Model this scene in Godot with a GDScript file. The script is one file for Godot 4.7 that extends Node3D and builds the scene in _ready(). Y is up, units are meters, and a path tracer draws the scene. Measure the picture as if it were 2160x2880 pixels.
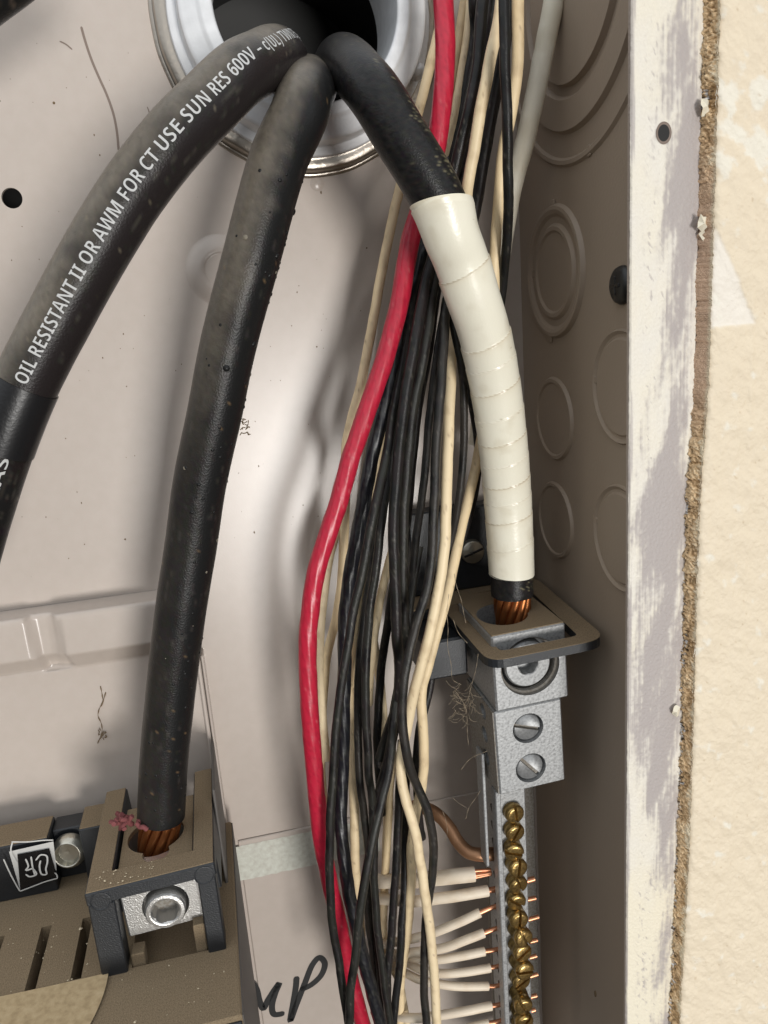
extends Node3D
# Inside of an old service panel. All lengths below are millimetres on the real thing; Geo.done() turns them into metres.
const MM := 0.001
var used := {}
var M := {}


class Geo:
	var v := PackedVector3Array()
	var c := PackedColorArray()
	var uvs := PackedVector2Array()
	var ix := PackedInt32Array()
	var tint := Color.WHITE

	func p(q: Vector3, col := Color(-1, 0, 0)) -> int:
		v.append(q)
		c.append(tint if col.r < 0 else col)
		return v.size() - 1

	func t(a: int, b: int, d: int) -> void:
		ix.append(a); ix.append(b); ix.append(d)

	# a flat face seen anticlockwise from outside
	func face(pts: Array) -> void:
		var s := v.size()
		for q in pts:
			p(q)
		for k in range(1, pts.size() - 1):
			t(s, s + k, s + k + 1)

	# a flat face turned away from a point inside
	func away(pts: Array, inside: Vector3) -> void:
		var n: Vector3 = (pts[1] - pts[0]).cross(pts[2] - pts[0])
		if n.dot(pts[0] - inside) < 0:
			pts.reverse()
		face(pts)

	# rows of points already in v, from start, joined smoothly
	func skin(start: int, rows: int, cols: int, closed: bool, flip := false) -> void:
		for r in rows - 1:
			for k in (cols if closed else cols - 1):
				var a := start + r * cols + k
				var b := start + r * cols + (k + 1) % cols
				var e := a + cols
				var f := b + cols
				if flip:
					t(a, e, b); t(b, e, f)
				else:
					t(a, b, e); t(b, f, e)

	func box(lo: Vector3, hi: Vector3, ch := 0.3, xf := Transform3D()) -> void:
		var mid := xf * ((lo + hi) / 2)
		var q := {}
		for sx in [0, 1]:
			for sy in [0, 1]:
				for sz in [0, 1]:
					for ax in 3:
						var w := Vector3(hi.x if sx else lo.x, hi.y if sy else lo.y, hi.z if sz else lo.z)
						var inw := Vector3(-ch if sx else ch, -ch if sy else ch, -ch if sz else ch)
						inw[ax] = 0
						q[[sx, sy, sz, ax]] = xf * (w + inw)
		for s in [0, 1]:
			away([q[[s, 0, 0, 0]], q[[s, 1, 0, 0]], q[[s, 1, 1, 0]], q[[s, 0, 1, 0]]], mid)
			away([q[[0, s, 0, 1]], q[[1, s, 0, 1]], q[[1, s, 1, 1]], q[[0, s, 1, 1]]], mid)
			away([q[[0, 0, s, 2]], q[[1, 0, s, 2]], q[[1, 1, s, 2]], q[[0, 1, s, 2]]], mid)
			for u in [0, 1]:
				away([q[[0, s, u, 1]], q[[1, s, u, 1]], q[[1, s, u, 2]], q[[0, s, u, 2]]], mid)
				away([q[[s, 0, u, 0]], q[[s, 1, u, 0]], q[[s, 1, u, 2]], q[[s, 0, u, 2]]], mid)
				away([q[[s, u, 0, 0]], q[[s, u, 1, 0]], q[[s, u, 1, 1]], q[[s, u, 0, 1]]], mid)
				for w in [0, 1]:
					away([q[[s, u, w, 0]], q[[s, u, w, 1]], q[[s, u, w, 2]]], mid)

	# a turned shape: profile of (radius, height) from the outer bottom over the top to the inside, about +z of xf; shape(angle, point number) may scale the radius
	func lathe(profile: Array, xf: Transform3D, seg := 48, shape = null, sharp := true) -> void:
		var n := profile.size()
		for k in (n - 1 if sharp else 1):
			var start := v.size()
			var rows: Array = [k, k + 1] if sharp else range(n)
			for r in rows:
				for j in seg:
					var a := TAU * j / seg
					var rad: float = profile[r].x
					if shape:
						rad *= shape.call(a, r)
					p(xf * Vector3(cos(a) * rad, sin(a) * rad, profile[r].y))
			skin(start, rows.size(), seg, true)

	# a closed turned solid, for cutting into
	func turned(profile: Array, xf: Transform3D, seg := 32) -> void:
		var s := v.size()
		for q in profile:
			for j in seg:
				p(xf * Vector3(cos(TAU * j / seg) * q.x, sin(TAU * j / seg) * q.x, q.y))
		skin(s, profile.size(), seg, true)
		var lo := p(xf * Vector3(0, 0, profile[0].y))
		var hi := p(xf * Vector3(0, 0, profile[-1].y))
		var e := s + (profile.size() - 1) * seg
		for j in seg:
			t(lo, s + (j + 1) % seg, s + j)
			t(hi, e + j, e + (j + 1) % seg)

	func prism(poly: PackedVector2Array, z0: float, z1: float, xf := Transform3D(), ch := 0.3) -> void:
		if Geometry2D.is_polygon_clockwise(poly):
			poly.reverse()
		var inn := poly
		var sh: Array = Geometry2D.offset_polygon(poly, -ch, Geometry2D.JOIN_MITER) if ch > 0 else []
		var n := poly.size()
		if ch > 0:
			inn = PackedVector2Array()
			for k in n:
				var a := (poly[k] - poly[(k + n - 1) % n]).normalized()
				var b := (poly[(k + 1) % n] - poly[k]).normalized()
				var na := Vector2(-a.y, a.x)
				var nb := Vector2(-b.y, b.x)
				var m := (na + nb).normalized()
				inn.append(poly[k] + m * ch / maxf(0.4, m.dot(na)))
		var tr := Geometry2D.triangulate_polygon(poly)
		for side in [0, 1]:
			var z := z1 if side else z0
			var s := v.size()
			for q in inn:
				p(xf * Vector3(q.x, q.y, z))
			for k in range(0, tr.size(), 3):
				var f := [inn[tr[k]], inn[tr[k + 1]], inn[tr[k + 2]]]
				var ccw: bool = (f[1] - f[0]).cross(f[2] - f[0]) > 0
				if ccw == (side == 1):
					t(s + tr[k], s + tr[k + 1], s + tr[k + 2])
				else:
					t(s + tr[k], s + tr[k + 2], s + tr[k + 1])
		for k in n:
			var j := (k + 1) % n
			var a0 := Vector3(poly[k].x, poly[k].y, z0 + ch)
			var b0 := Vector3(poly[j].x, poly[j].y, z0 + ch)
			var a1 := Vector3(poly[k].x, poly[k].y, z1 - ch)
			var b1 := Vector3(poly[j].x, poly[j].y, z1 - ch)
			face([xf * a0, xf * b0, xf * b1, xf * a1])
			if ch > 0:
				face([xf * a1, xf * b1, xf * Vector3(inn[j].x, inn[j].y, z1), xf * Vector3(inn[k].x, inn[k].y, z1)])
				face([xf * Vector3(inn[k].x, inn[k].y, z0), xf * Vector3(inn[j].x, inn[j].y, z0), xf * b0, xf * a0])

	func done(off := Vector3.ZERO) -> ArrayMesh:
		var nn := PackedVector3Array()
		nn.resize(v.size())
		var out := PackedInt32Array()
		out.resize(ix.size())
		for k in range(0, ix.size(), 3):
			var a := ix[k]
			var b := ix[k + 1]
			var d := ix[k + 2]
			var n := (v[b] - v[a]).cross(v[d] - v[a])
			nn[a] += n; nn[b] += n; nn[d] += n
			out[k] = a; out[k + 1] = d; out[k + 2] = b
		var w := PackedVector3Array()
		w.resize(v.size())
		for k in v.size():
			w[k] = (v[k] - off) * 0.001
			nn[k] = nn[k].normalized() if nn[k].length_squared() > 1e-18 else Vector3.UP
		var arr := []
		arr.resize(Mesh.ARRAY_MAX)
		arr[Mesh.ARRAY_VERTEX] = w
		arr[Mesh.ARRAY_NORMAL] = nn
		arr[Mesh.ARRAY_COLOR] = c
		if uvs.size() == v.size():
			arr[Mesh.ARRAY_TEX_UV] = uvs
		arr[Mesh.ARRAY_INDEX] = out
		var m := ArrayMesh.new()
		m.add_surface_from_arrays(Mesh.PRIMITIVE_TRIANGLES, arr)
		return m


# a smooth line through points, resampled evenly, with frames that do not twist
class Route:
	var q := PackedVector3Array()
	var T := PackedVector3Array()
	var N := PackedVector3Array()
	var B := PackedVector3Array()
	var step := 1.0
	var length := 0.0

	func _init(pts: Array, every := 1.2, lift := Vector3(0, 0, 1)) -> void:
		var fine := PackedVector3Array()
		for k in pts.size() - 1:
			var a: Vector3 = pts[max(k - 1, 0)]
			var b: Vector3 = pts[k]
			var e: Vector3 = pts[k + 1]
			var f: Vector3 = pts[min(k + 2, pts.size() - 1)]
			var da := maxf(sqrt(a.distance_to(b)), 1e-3)
			var db := maxf(sqrt(b.distance_to(e)), 1e-3)
			var dc := maxf(sqrt(e.distance_to(f)), 1e-3)
			var m1 := (e - b) if k == 0 else ((b - a) / da - (e - a) / (da + db) + (e - b) / db) * db
			var m2 := (e - b) if k == pts.size() - 2 else ((e - b) / db - (f - b) / (db + dc) + (f - e) / dc) * db
			for j in 24:
				var t := j / 24.0
				fine.append(b * (2 * t * t * t - 3 * t * t + 1) + m1 * (t * t * t - 2 * t * t + t) + e * (-2 * t * t * t + 3 * t * t) + m2 * (t * t * t - t * t))
		fine.append(pts[-1])
		for k in fine.size() - 1:
			length += fine[k].distance_to(fine[k + 1])
		var n := maxi(int(ceil(length / every)), 2)
		step = length / n
		var run := 0.0
		q.append(fine[0])
		for k in fine.size() - 1:
			var d := fine[k].distance_to(fine[k + 1])
			while q.size() <= n and run + d >= q.size() * step - 1e-4:
				q.append(fine[k].lerp(fine[k + 1], clampf((q.size() * step - run) / maxf(d, 1e-6), 0, 1)))
			run += d
		for k in q.size():
			T.append((q[mini(k + 1, q.size() - 1)] - q[maxi(k - 1, 0)]).normalized())
		var up := lift
		for k in q.size():
			up = (up - T[k] * up.dot(T[k])).normalized()
			N.append(up)
			B.append(T[k].cross(up))

	func at(s: float, th: float, r: float) -> Vector3:
		var f := clampf(s / step, 0, q.size() - 1.001)
		var i := int(f)
		var u := f - i
		var cc := q[i].lerp(q[i + 1], u)
		return cc + (N[i].lerp(N[i + 1], u) * cos(th) + B[i].lerp(B[i + 1], u) * sin(th)).normalized() * r

	# how far along the route lies nearest to a point
	func near(w: Vector3) -> float:
		var best := 0
		for k in q.size():
			if q[k].distance_squared_to(w) < q[best].distance_squared_to(w):
				best = k
		return best * step


# radius and tint are functions of (distance along, angle round)
func tube(g: Geo, r: Route, radius: Callable, col: Callable, seg := 16, from := 0.0, to := -1.0, caps := true, skew = null) -> void:
	if to < 0:
		to = r.length
	var n := maxi(int((to - from) / r.step), 2)
	var start := g.v.size()
	for k in n + 1:
		var s := from + (to - from) * k / n
		for j in seg:
			var th := TAU * j / seg
			g.p(r.at(skew.call(s, th) if skew else s, th, radius.call(s, th)), col.call(s, th))
	g.skin(start, n + 1, seg, true)
	if caps:
		for end in [0, 1] if not skew else [1]:
			var s := to if end else from
			var mid := g.p(r.at(s, 0, 0), g.c[start + (n * seg if end else 0)])
			for j in seg:
				var a := g.p(r.at(s, TAU * j / seg, radius.call(s, TAU * j / seg)), g.c[mid])
				var b := g.p(r.at(s, TAU * (j + 1) / seg, radius.call(s, TAU * (j + 1) / seg)), g.c[mid])
				if end:
					g.t(mid, a, b)
				else:
					g.t(mid, b, a)


# a flat pen stroke on a surface whose outward side is up
func stroke(g: Geo, pts: Array, width: float, up: Vector3) -> void:
	var r := Route.new(pts, 0.4, up)
	var start := g.v.size()
	for k in r.q.size():
		var w := width * 0.5 * minf(1.0, 0.45 + 0.55 * sqrt(minf(k, r.q.size() - 1 - k) * r.step / (width * 0.4)))
		var side := r.T[k].cross(up).normalized()
		g.p(r.q[k] + side * w); g.p(r.q[k] - side * w)
	g.skin(start, r.q.size(), 2, false)


func numbered(called: String, parent: Node) -> String:
	var key := str(parent.get_instance_id()) + called
	used[key] = used.get(key, -1) + 1
	return called if used[key] == 0 else "%s_%03d" % [called, used[key]]


func tag(o: Node, label: String, category: String, group := "") -> Node:
	o.set_meta("label", label)
	o.set_meta("category", category)
	if group:
		o.set_meta("group", group)
	return o


# an empty node at the base of a thing
func thing(called: String, label: String, category: String, base: Vector3, group := "") -> Node3D:
	var o := Node3D.new()
	o.name = numbered(called, self)
	o.position = base * MM
	add_child(o, true)
	tag(o, label, category, group)
	return o


# one mesh; its points are given in scene millimetres whatever its parent
func obj(called: String, g: Geo, m: Material, parent: Node3D = self, base := Vector3.INF) -> MeshInstance3D:
	var o := MeshInstance3D.new()
	o.name = numbered(called, parent)
	if base == Vector3.INF:
		base = Vector3.ZERO
		for q in g.v:
			base += q / g.v.size()
	var held := Vector3.ZERO
	var up: Node = parent
	while up != self:
		held += (up as Node3D).position / MM
		up = up.get_parent()
	o.mesh = g.done(base)
	o.position = (base - held) * MM
	o.material_override = m
	parent.add_child(o, true)
	return o


func csg(parent: Node, op: int, m: Mesh, mat: Material, at := Vector3.ZERO) -> CSGMesh3D:
	var o := CSGMesh3D.new()
	o.name = numbered("cut" if op else "solid", parent)
	o.mesh = m
	o.operation = op
	o.material = mat
	o.position = at
	parent.add_child(o, true)
	return o


func solid(called: String, g: Geo, cuts: Array, m: Material, parent: Node3D, base: Vector3, inside: Material = null) -> CSGCombiner3D:
	var o := CSGCombiner3D.new()
	o.name = numbered(called, parent)
	var held := Vector3.ZERO
	var up: Node = parent
	while up != self:
		held += (up as Node3D).position / MM
		up = up.get_parent()
	o.position = (base - held) * MM
	parent.add_child(o, true)
	csg(o, CSGShape3D.OPERATION_UNION, g.done(base), m)
	for k in cuts:
		csg(o, CSGShape3D.OPERATION_SUBTRACTION, k.done(base), inside if inside else m)
	return o


func rod(a: Vector3, b: Vector3, r: float, seg := 32, squash := Vector2.ONE) -> Geo:
	var g := Geo.new()
	var z := (b - a).normalized()
	var x := (Vector3.UP if absf(z.y) < 0.9 else Vector3.RIGHT).cross(z).normalized()
	var xf := Transform3D(Basis(x, z.cross(x), z), a)
	var s := g.v.size()
	for h in [0.0, a.distance_to(b)]:
		for j in seg:
			g.p(xf * Vector3(cos(TAU * j / seg) * r * squash.x, sin(TAU * j / seg) * r * squash.y, h))
	g.skin(s, 2, seg, true)
	var lo := g.p(a)
	var hi := g.p(b)
	for j in seg:
		g.t(lo, s + (j + 1) % seg, s + j)
		g.t(hi, s + seg + j, s + seg + (j + 1) % seg)
	return g


func facing(at: Vector3, z: Vector3, turn := 0.0) -> Transform3D:
	var x := (Vector3.UP if absf(z.y) < 0.9 else Vector3.RIGHT).cross(z).normalized()
	return Transform3D(Basis(x, z.cross(x), z).rotated(z, turn), at)


func noise(sd: int, freq: float, oct := 3, kind := FastNoiseLite.TYPE_SIMPLEX_SMOOTH) -> FastNoiseLite:
	var n := FastNoiseLite.new()
	n.seed = sd
	n.frequency = freq
	n.noise_type = kind
	n.fractal_octaves = oct
	return n


func grain(sd: int, freq: float, oct := 4, size := 512) -> NoiseTexture2D:
	var t := NoiseTexture2D.new()
	t.width = size
	t.height = size
	t.seamless = true
	t.noise = noise(sd, freq, oct)
	return t


# lin is the real-world base colour (linear); relief in centimetres, tile in metres
func mat(called: String, lin: Color, rough: float, metal := 0.0, relief: Texture2D = null, depth := 0.0, tile := 0.02, vcol := false) -> StandardMaterial3D:
	var m := StandardMaterial3D.new()
	m.resource_name = called
	m.albedo_color = Color.WHITE if vcol else lin.linear_to_srgb()
	m.vertex_color_use_as_albedo = vcol
	m.roughness = rough
	m.metallic = metal
	m.cull_mode = BaseMaterial3D.CULL_DISABLED
	if relief:
		m.heightmap_enabled = true
		m.heightmap_texture = relief
		m.heightmap_scale = depth
		m.uv1_triplanar = true
		m.uv1_world_triplanar = true
		m.uv1_scale = Vector3.ONE / tile
	M[called] = m
	return m


# a blotchy colour from dark to light, in linear values, as a texture on world axes
func blotch(m: StandardMaterial3D, sd: int, freq: float, stops: Array, rough_too := false) -> void:
	var t := NoiseTexture2D.new()
	t.width = 512
	t.height = 512
	t.seamless = true
	t.noise = noise(sd, freq, 5)
	var ramp := Gradient.new()
	var offs := PackedFloat32Array()
	var cols := PackedColorArray()
	for s in stops:
		offs.append(s[0])
		cols.append((s[1] as Color).linear_to_srgb())
	ramp.offsets = offs
	ramp.colors = cols
	t.color_ramp = ramp
	m.albedo_color = Color.WHITE
	m.albedo_texture = t


func smooth(a: float, b: float, x: float) -> float:
	return smoothstep(a, b, x)


func _ready() -> void:
	# ---- camera, sky, light, exposure
	var cam := Camera3D.new()
	cam.name = "camera"
	cam.position = Vector3(0, 0, 280) * MM
	cam.basis = Basis(Vector3(0.972156, -0.072602, 0.222805), Vector3(0.123409, 0.966882, -0.223405), Vector3(-0.199206, 0.244680, 0.948920))
	cam.fov = 67.34
	cam.near = 0.01
	cam.far = 60.0
	cam.current = true
	add_child(cam)

	var sky_mat := ProceduralSkyMaterial.new()
	sky_mat.sky_energy_multiplier = 1.15
	sky_mat.sky_top_color = Color(1.0, 1.02, 1.04)
	sky_mat.sky_horizon_color = Color(0.40, 0.40, 0.395)
	sky_mat.sky_curve = 0.2
	sky_mat.ground_horizon_color = Color(0.36, 0.345, 0.33)
	sky_mat.ground_bottom_color = Color(0.30, 0.28, 0.26)
	sky_mat.ground_curve = 0.2
	sky_mat.sun_angle_max = 0.0
	var sky := Sky.new()
	sky.sky_material = sky_mat
	var env := Environment.new()
	env.background_mode = Environment.BG_SKY
	env.sky = sky
	env.background_energy_multiplier = 1.0
	env.tonemap_mode = Environment.TONE_MAPPER_LINEAR
	env.tonemap_exposure = 0.84
	env.sdfgi_enabled = true
	env.ssao_enabled = true
	env.ssil_enabled = true
	var around := WorldEnvironment.new()
	around.name = "environment"
	around.environment = env
	add_child(around)

	# soft daylight from below the horizon, front right, standing in for ground bounce
	var key_light := DirectionalLight3D.new()
	key_light.name = "daylight"
	key_light.light_color = Color(1.0, 0.99, 0.975)
	key_light.light_energy = 0.85
	key_light.light_angular_distance = 15.0
	key_light.shadow_enabled = true
	add_child(key_light)
	var towards := Vector3(sin(deg_to_rad(9.0)), sin(deg_to_rad(-12.0)), cos(deg_to_rad(9.0)))
	key_light.look_at_from_position(towards, Vector3.ZERO, Vector3.UP)

	materials()
	enclosure()
	house_wall()
	mounting_plate()
	conduit()
	cables()
	wires()
	breaker()
	neutral_lug()
	neutral_bar()
	small_things()


func materials() -> void:
	var peel := grain(3, 0.05, 2)
	var fine := grain(5, 0.03, 5)
	var rough_noise := grain(8, 0.02, 5)
	var paint := mat("panel_paint", Color(0.43, 0.385, 0.35), 0.27, 0.0, peel, 0.0006, 0.02)
	blotch(paint, 21, 0.006, [[0.0, Color(0.49, 0.425, 0.372)], [0.5, Color(0.50, 0.435, 0.383)], [1.0, Color(0.51, 0.445, 0.393)]])
	mat("shaded_panel_paint", Color(0.33, 0.262, 0.20), 0.5, 0.0, peel, 0.003, 0.035)  # same paint as the back panel, its shade put into the colour
	mat("hole_black", Color(0.012, 0.011, 0.010), 0.7)  # near black, put in for the shade inside holes
	mat("pen_ink", Color(0.006, 0.006, 0.006), 0.5)
	mat("brown_marks", Color(0.20, 0.15, 0.12), 0.6)  # brown for a drawn wire shadow, short scratches and the hole rim
	mat("flange_paint", Color.WHITE, 0.55, 0.0, fine, 0.012, 0.02, true)
	mat("stucco_paint", Color.WHITE, 0.62, 0.0, fine, 0.022, 0.035, true)
	mat("fibre_edge", Color.WHITE, 0.95, 0.0, fine, 0.05, 0.008, true)
	var rub := mat("rubber", Color.WHITE, 0.36, 0.0, fine, 0.006, 0.012, true)
	rub.metallic_specular = 0.34
	mat("black_gloss", Color(0.010, 0.010, 0.011), 0.33, 0.0, fine, 0.003, 0.02)
	mat("print_ink", Color(0.52, 0.52, 0.51), 0.6)
	mat("white_tape", Color.WHITE, 0.28, 0.0, fine, 0.003, 0.015, true)
	mat("red_insulation", Color.WHITE, 0.34, 0.0, fine, 0.002, 0.02, true)
	var ins := mat("black_insulation", Color.WHITE, 0.34, 0.0, fine, 0.006, 0.006, true)
	ins.metallic_specular = 0.38
	mat("cream_insulation", Color.WHITE, 0.5, 0.0, fine, 0.003, 0.012, true)
	mat("copper", Color(0.36, 0.128, 0.042), 0.38, 0.85, fine, 0.004, 0.01)
	mat("copper_dark", Color(0.30, 0.16, 0.085), 0.40, 0.6, fine, 0.006, 0.01)
	mat("copper_bright", Color(0.78, 0.36, 0.20), 0.35, 0.8)
	var brass := mat("brass", Color(0.5, 0.34, 0.12), 0.28, 0.9, rough_noise, 0.006, 0.02)
	blotch(brass, 35, 0.03, [[0.0, Color(0.17, 0.105, 0.05)], [0.5, Color(0.42, 0.28, 0.10)], [1.0, Color(0.60, 0.42, 0.16)]])
	var al := mat("aluminium", Color(0.62, 0.62, 0.61), 0.5, 0.55, rough_noise, 0.004, 0.02)
	blotch(al, 31, 0.03, [[0.0, Color(0.20, 0.20, 0.20)], [0.45, Color(0.34, 0.345, 0.345)], [1.0, Color(0.42, 0.425, 0.425)]])
	mat("aluminium_bright", Color(0.55, 0.545, 0.53), 0.36, 0.85, fine, 0.006, 0.01)
	mat("zinc", Color(0.55, 0.53, 0.46), 0.3, 0.9, rough_noise, 0.008, 0.02)
	var dull := mat("aluminium_dusty", Color(0.40, 0.37, 0.32), 0.65, 0.3, rough_noise, 0.004, 0.02)
	blotch(dull, 33, 0.03, [[0.0, Color(0.16, 0.13, 0.10)], [0.5, Color(0.25, 0.23, 0.20)], [1.0, Color(0.32, 0.31, 0.29)]])
	var dust := mat("dusty_plastic", Color(0.20, 0.16, 0.11), 0.95, 0.0, fine, 0.02, 0.006)
	blotch(dust, 41, 0.02, [[0.0, Color(0.165, 0.12, 0.072)], [0.45, Color(0.245, 0.18, 0.108)], [1.0, Color(0.30, 0.225, 0.14)]])
	mat("black_plastic", Color(0.016, 0.018, 0.021), 0.42, 0.0, fine, 0.006, 0.01)
	mat("grey_plastic", Color(0.105, 0.095, 0.085), 0.6, 0.0, fine, 0.004, 0.015)
	mat("steel_ring", Color(0.42, 0.38, 0.33), 0.32, 0.9, rough_noise, 0.006, 0.03)
	var dark_dust := mat("dusty_guard", Color(0.2, 0.15, 0.1), 0.95, 0.0, fine, 0.01, 0.006)
	blotch(dark_dust, 43, 0.015, [[0.0, Color(0.14, 0.10, 0.062)], [0.5, Color(0.225, 0.165, 0.10)], [1.0, Color(0.28, 0.205, 0.125)]])
	var pvc := mat("white_pvc", Color(0.60, 0.61, 0.62), 0.45, 0.0, peel, 0.003, 0.03)
	blotch(pvc, 51, 0.01, [[0.0, Color(0.66, 0.67, 0.68)], [0.6, Color(0.74, 0.75, 0.765)], [1.0, Color(0.78, 0.79, 0.80)]])
	mat("conduit_dark", Color(0.03, 0.03, 0.029), 0.6)
	var paper := mat("paper", Color(0.42, 0.31, 0.17), 0.85, 0.0, fine, 0.006, 0.02)
	blotch(paper, 61, 0.012, [[0.0, Color(0.33, 0.24, 0.13)], [0.5, Color(0.43, 0.32, 0.18)], [1.0, Color(0.50, 0.385, 0.23)]])
	var strip := mat("tape_strip", Color(0.55, 0.55, 0.48), 0.5, 0.0, fine, 0.003, 0.02)
	blotch(strip, 63, 0.012, [[0.0, Color(0.45, 0.43, 0.37)], [0.5, Color(0.53, 0.53, 0.46)], [1.0, Color(0.60, 0.61, 0.54)]])
	mat("sticker_white", Color(0.62, 0.61, 0.58), 0.45)
	mat("sticker_black", Color(0.008, 0.008, 0.009), 0.25)
	mat("red_fuzz", Color(0.19, 0.055, 0.055), 0.9)
	mat("web", Color(0.28, 0.22, 0.15), 0.9)
	mat("chip", Color(0.62, 0.52, 0.36), 0.8)
	mat("brown_bits", Color(0.16, 0.11, 0.06), 0.9)
	mat("screw_black", Color(0.012, 0.012, 0.012), 0.4)


# ---- the steel box: back, right side with knockouts, front flange
func enclosure() -> void:
	var box := thing("panel_enclosure", "beige painted steel electrical box holding all the cables, its cover taken off", "electrical box", Vector3(0, -300, 0))
	var g := Geo.new()
	g.box(Vector3(-170, -420, -1.5), Vector3(119, 170, 0), 0.0)
	var back := solid("back_panel", g, [rod(Vector3(43.2, 95.5, -4), Vector3(43.2, 95.5, 4), 41.5, 96), rod(Vector3(-53.9, 45.2, -4), Vector3(-53.9, 45.2, 4), 3.1, 40)], M.panel_paint, box, Vector3(0, 0, 0))
	g = Geo.new()
	# unseen closed box added behind the small hole to keep it black
	g.box(Vector3(-68, 32, -40), Vector3(-40, 58, -39), 0.2)
	g.box(Vector3(-68, 32, -39), Vector3(-67, 58, -1.6), 0.2)
	g.box(Vector3(-41, 32, -39), Vector3(-40, 58, -1.6), 0.2)
	g.box(Vector3(-67, 57, -39), Vector3(-41, 58, -1.6), 0.2)
	g.box(Vector3(-67, 32, -39), Vector3(-41, 33, -1.6), 0.2)
	obj("hole_backing_box", g, M.hole_black, box)
	# a round embossed boss and dents round the conduit
	g = Geo.new()
	g.lathe([Vector2(12.0, 0.0), Vector2(11.3, 0.12), Vector2(10.6, 0.6), Vector2(9.0, 1.5), Vector2(7.2, 2.0), Vector2(6.2, 2.05), Vector2(5.7, 1.7), Vector2(5.2, 1.6), Vector2(0.01, 1.6)], Transform3D(Basis(), Vector3(8.5, 19.5, 0)), 64, null, false)
	obj("embossed_boss", g, M.panel_paint, box)
	for d in [Vector3(43.99, 45.95, 0.00), Vector3(26.83, 45.59, 0.00)]:
		g = Geo.new()
		g.lathe([Vector2(2.4, 0.0), Vector2(1.9, 0.25), Vector2(1.1, 0.5), Vector2(0.01, 0.55)], Transform3D(Basis(), d), 28, null, false)
		obj("paint_blob", g, M.panel_paint, box)
	g = Geo.new()
	stroke(g, [Vector3(-25.17, 93.82, 0.06), Vector3(-24.65, 89.98, 0.06), Vector3(-23.64, 84.80, 0.06), Vector3(-21.99, 79.11, 0.06), Vector3(-20.58, 74.68, 0.06), Vector3(-19.36, 68.85, 0.06), Vector3(-19.10, 63.42, 0.06), Vector3(-19.41, 58.18, 0.06)], 0.75, Vector3(0, 0, 1))  # long brown ribbon drawn for the cast shadow of a wire
	stroke(g, [Vector3(-32.17, 89.77, 0.06), Vector3(-30.50, 88.92, 0.06), Vector3(-28.80, 87.41, 0.06)], 0.45, Vector3(0, 0, 1))
	stroke(g, [Vector3(-8.75, 70.92, 0.06), Vector3(-8.41, 69.91, 0.06), Vector3(-8.27, 68.87, 0.06)], 0.35, Vector3(0, 0, 1))
	obj("brown_marks", g, M.brown_marks, box)
	g = Geo.new()
	var up := Vector3(0, 0, 1)
	stroke(g, [Vector3(-18.45, -279.53, 0.97), Vector3(-16.14, -273.73, 0.97), Vector3(-14.52, -270.99, 0.97), Vector3(-12.88, -273.91, 0.97), Vector3(-12.08, -281.49, 0.97), Vector3(-10.96, -285.13, 0.97), Vector3(-8.38, -280.99, 0.97), Vector3(-3.00, -274.29, 0.97), Vector3(-5.14, -278.71, 0.97), Vector3(-7.33, -285.43, 0.97), Vector3(-6.77, -289.59, 0.97), Vector3(-2.36, -290.47, 0.97)], 2.7, up)
	stroke(g, [Vector3(4.69, -272.85, 0.97), Vector3(3.82, -278.14, 0.97), Vector3(1.75, -286.59, 0.97), Vector3(-0.34, -295.12, 0.97), Vector3(2.98, -287.80, 0.97), Vector3(7.71, -277.68, 0.97), Vector3(12.32, -268.43, 0.97), Vector3(15.25, -266.04, 0.97), Vector3(17.30, -269.48, 0.97), Vector3(15.42, -275.05, 0.97), Vector3(10.63, -278.97, 0.97), Vector3(5.62, -280.33, 0.97)], 2.7, up)
	obj("pen_lettering", g, M.pen_ink, box)
	var rng := RandomNumberGenerator.new()
	rng.seed = 31
	g = Geo.new()
	for k in 150:
		var at := Vector3(rng.randf_range(-100, 60), rng.randf_range(-80, 90), 0.02)
		var z := rng.randf_range(0.08, 0.22) * (2.0 if rng.randf() < 0.06 else 1.0)
		g.lathe([Vector2(z, 0), Vector2(z * 0.7, z * 0.4), Vector2(0.01, z * 0.5)], Transform3D(Basis(Vector3(0, 0, 1), rng.randf() * 6).scaled(Vector3(1, rng.randf_range(0.6, 2.0), 1)), at), 7, null, false)
	obj("dirt_specks", g, M.brown_bits, box).set_meta("kind", "stuff")
	# a pressed seam low on the back panel, under the strip of tape
	g = Geo.new()
	g.box(Vector3(-12, -420, 0.0), Vector3(119, -201.2, 0.9), 0.35)
	obj("lower_back_sheet", g, M.panel_paint, box)

	# right side, seen from inside; stamped knockouts stand a little proud
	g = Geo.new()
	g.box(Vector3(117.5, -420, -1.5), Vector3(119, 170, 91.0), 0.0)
	obj("side_panel", g, M.shaded_panel_paint, box)
	var ringed := func(y: float, z: float, steps: Array, ties: Array) -> void:
		var k := Geo.new()
		var prof: Array = []
		for s in steps:
			prof.append(Vector2(s[0], s[1]))
		var xf := Transform3D(Basis(Vector3(0, 0, 1), Vector3(0, 1, 0), Vector3(-1, 0, 0)), Vector3(117.5, y, z))
		k.lathe(prof, xf, 80)
		for a in ties:
			var dir := Vector3(0, sin(a[0]), cos(a[0]))
			var side := Vector3(0, cos(a[0]), -sin(a[0]))
			var c: Vector3 = Vector3(117.5 - 0.3, y, z) + dir * a[1]
			k.box(Vector3(-0.35, -1.1, -1.6), Vector3(0.3, 1.1, 1.6), 0.25, Transform3D(Basis(Vector3(1, 0, 0), side, dir), c))
		obj("knockout", k, M.shaded_panel_paint, box)
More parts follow.
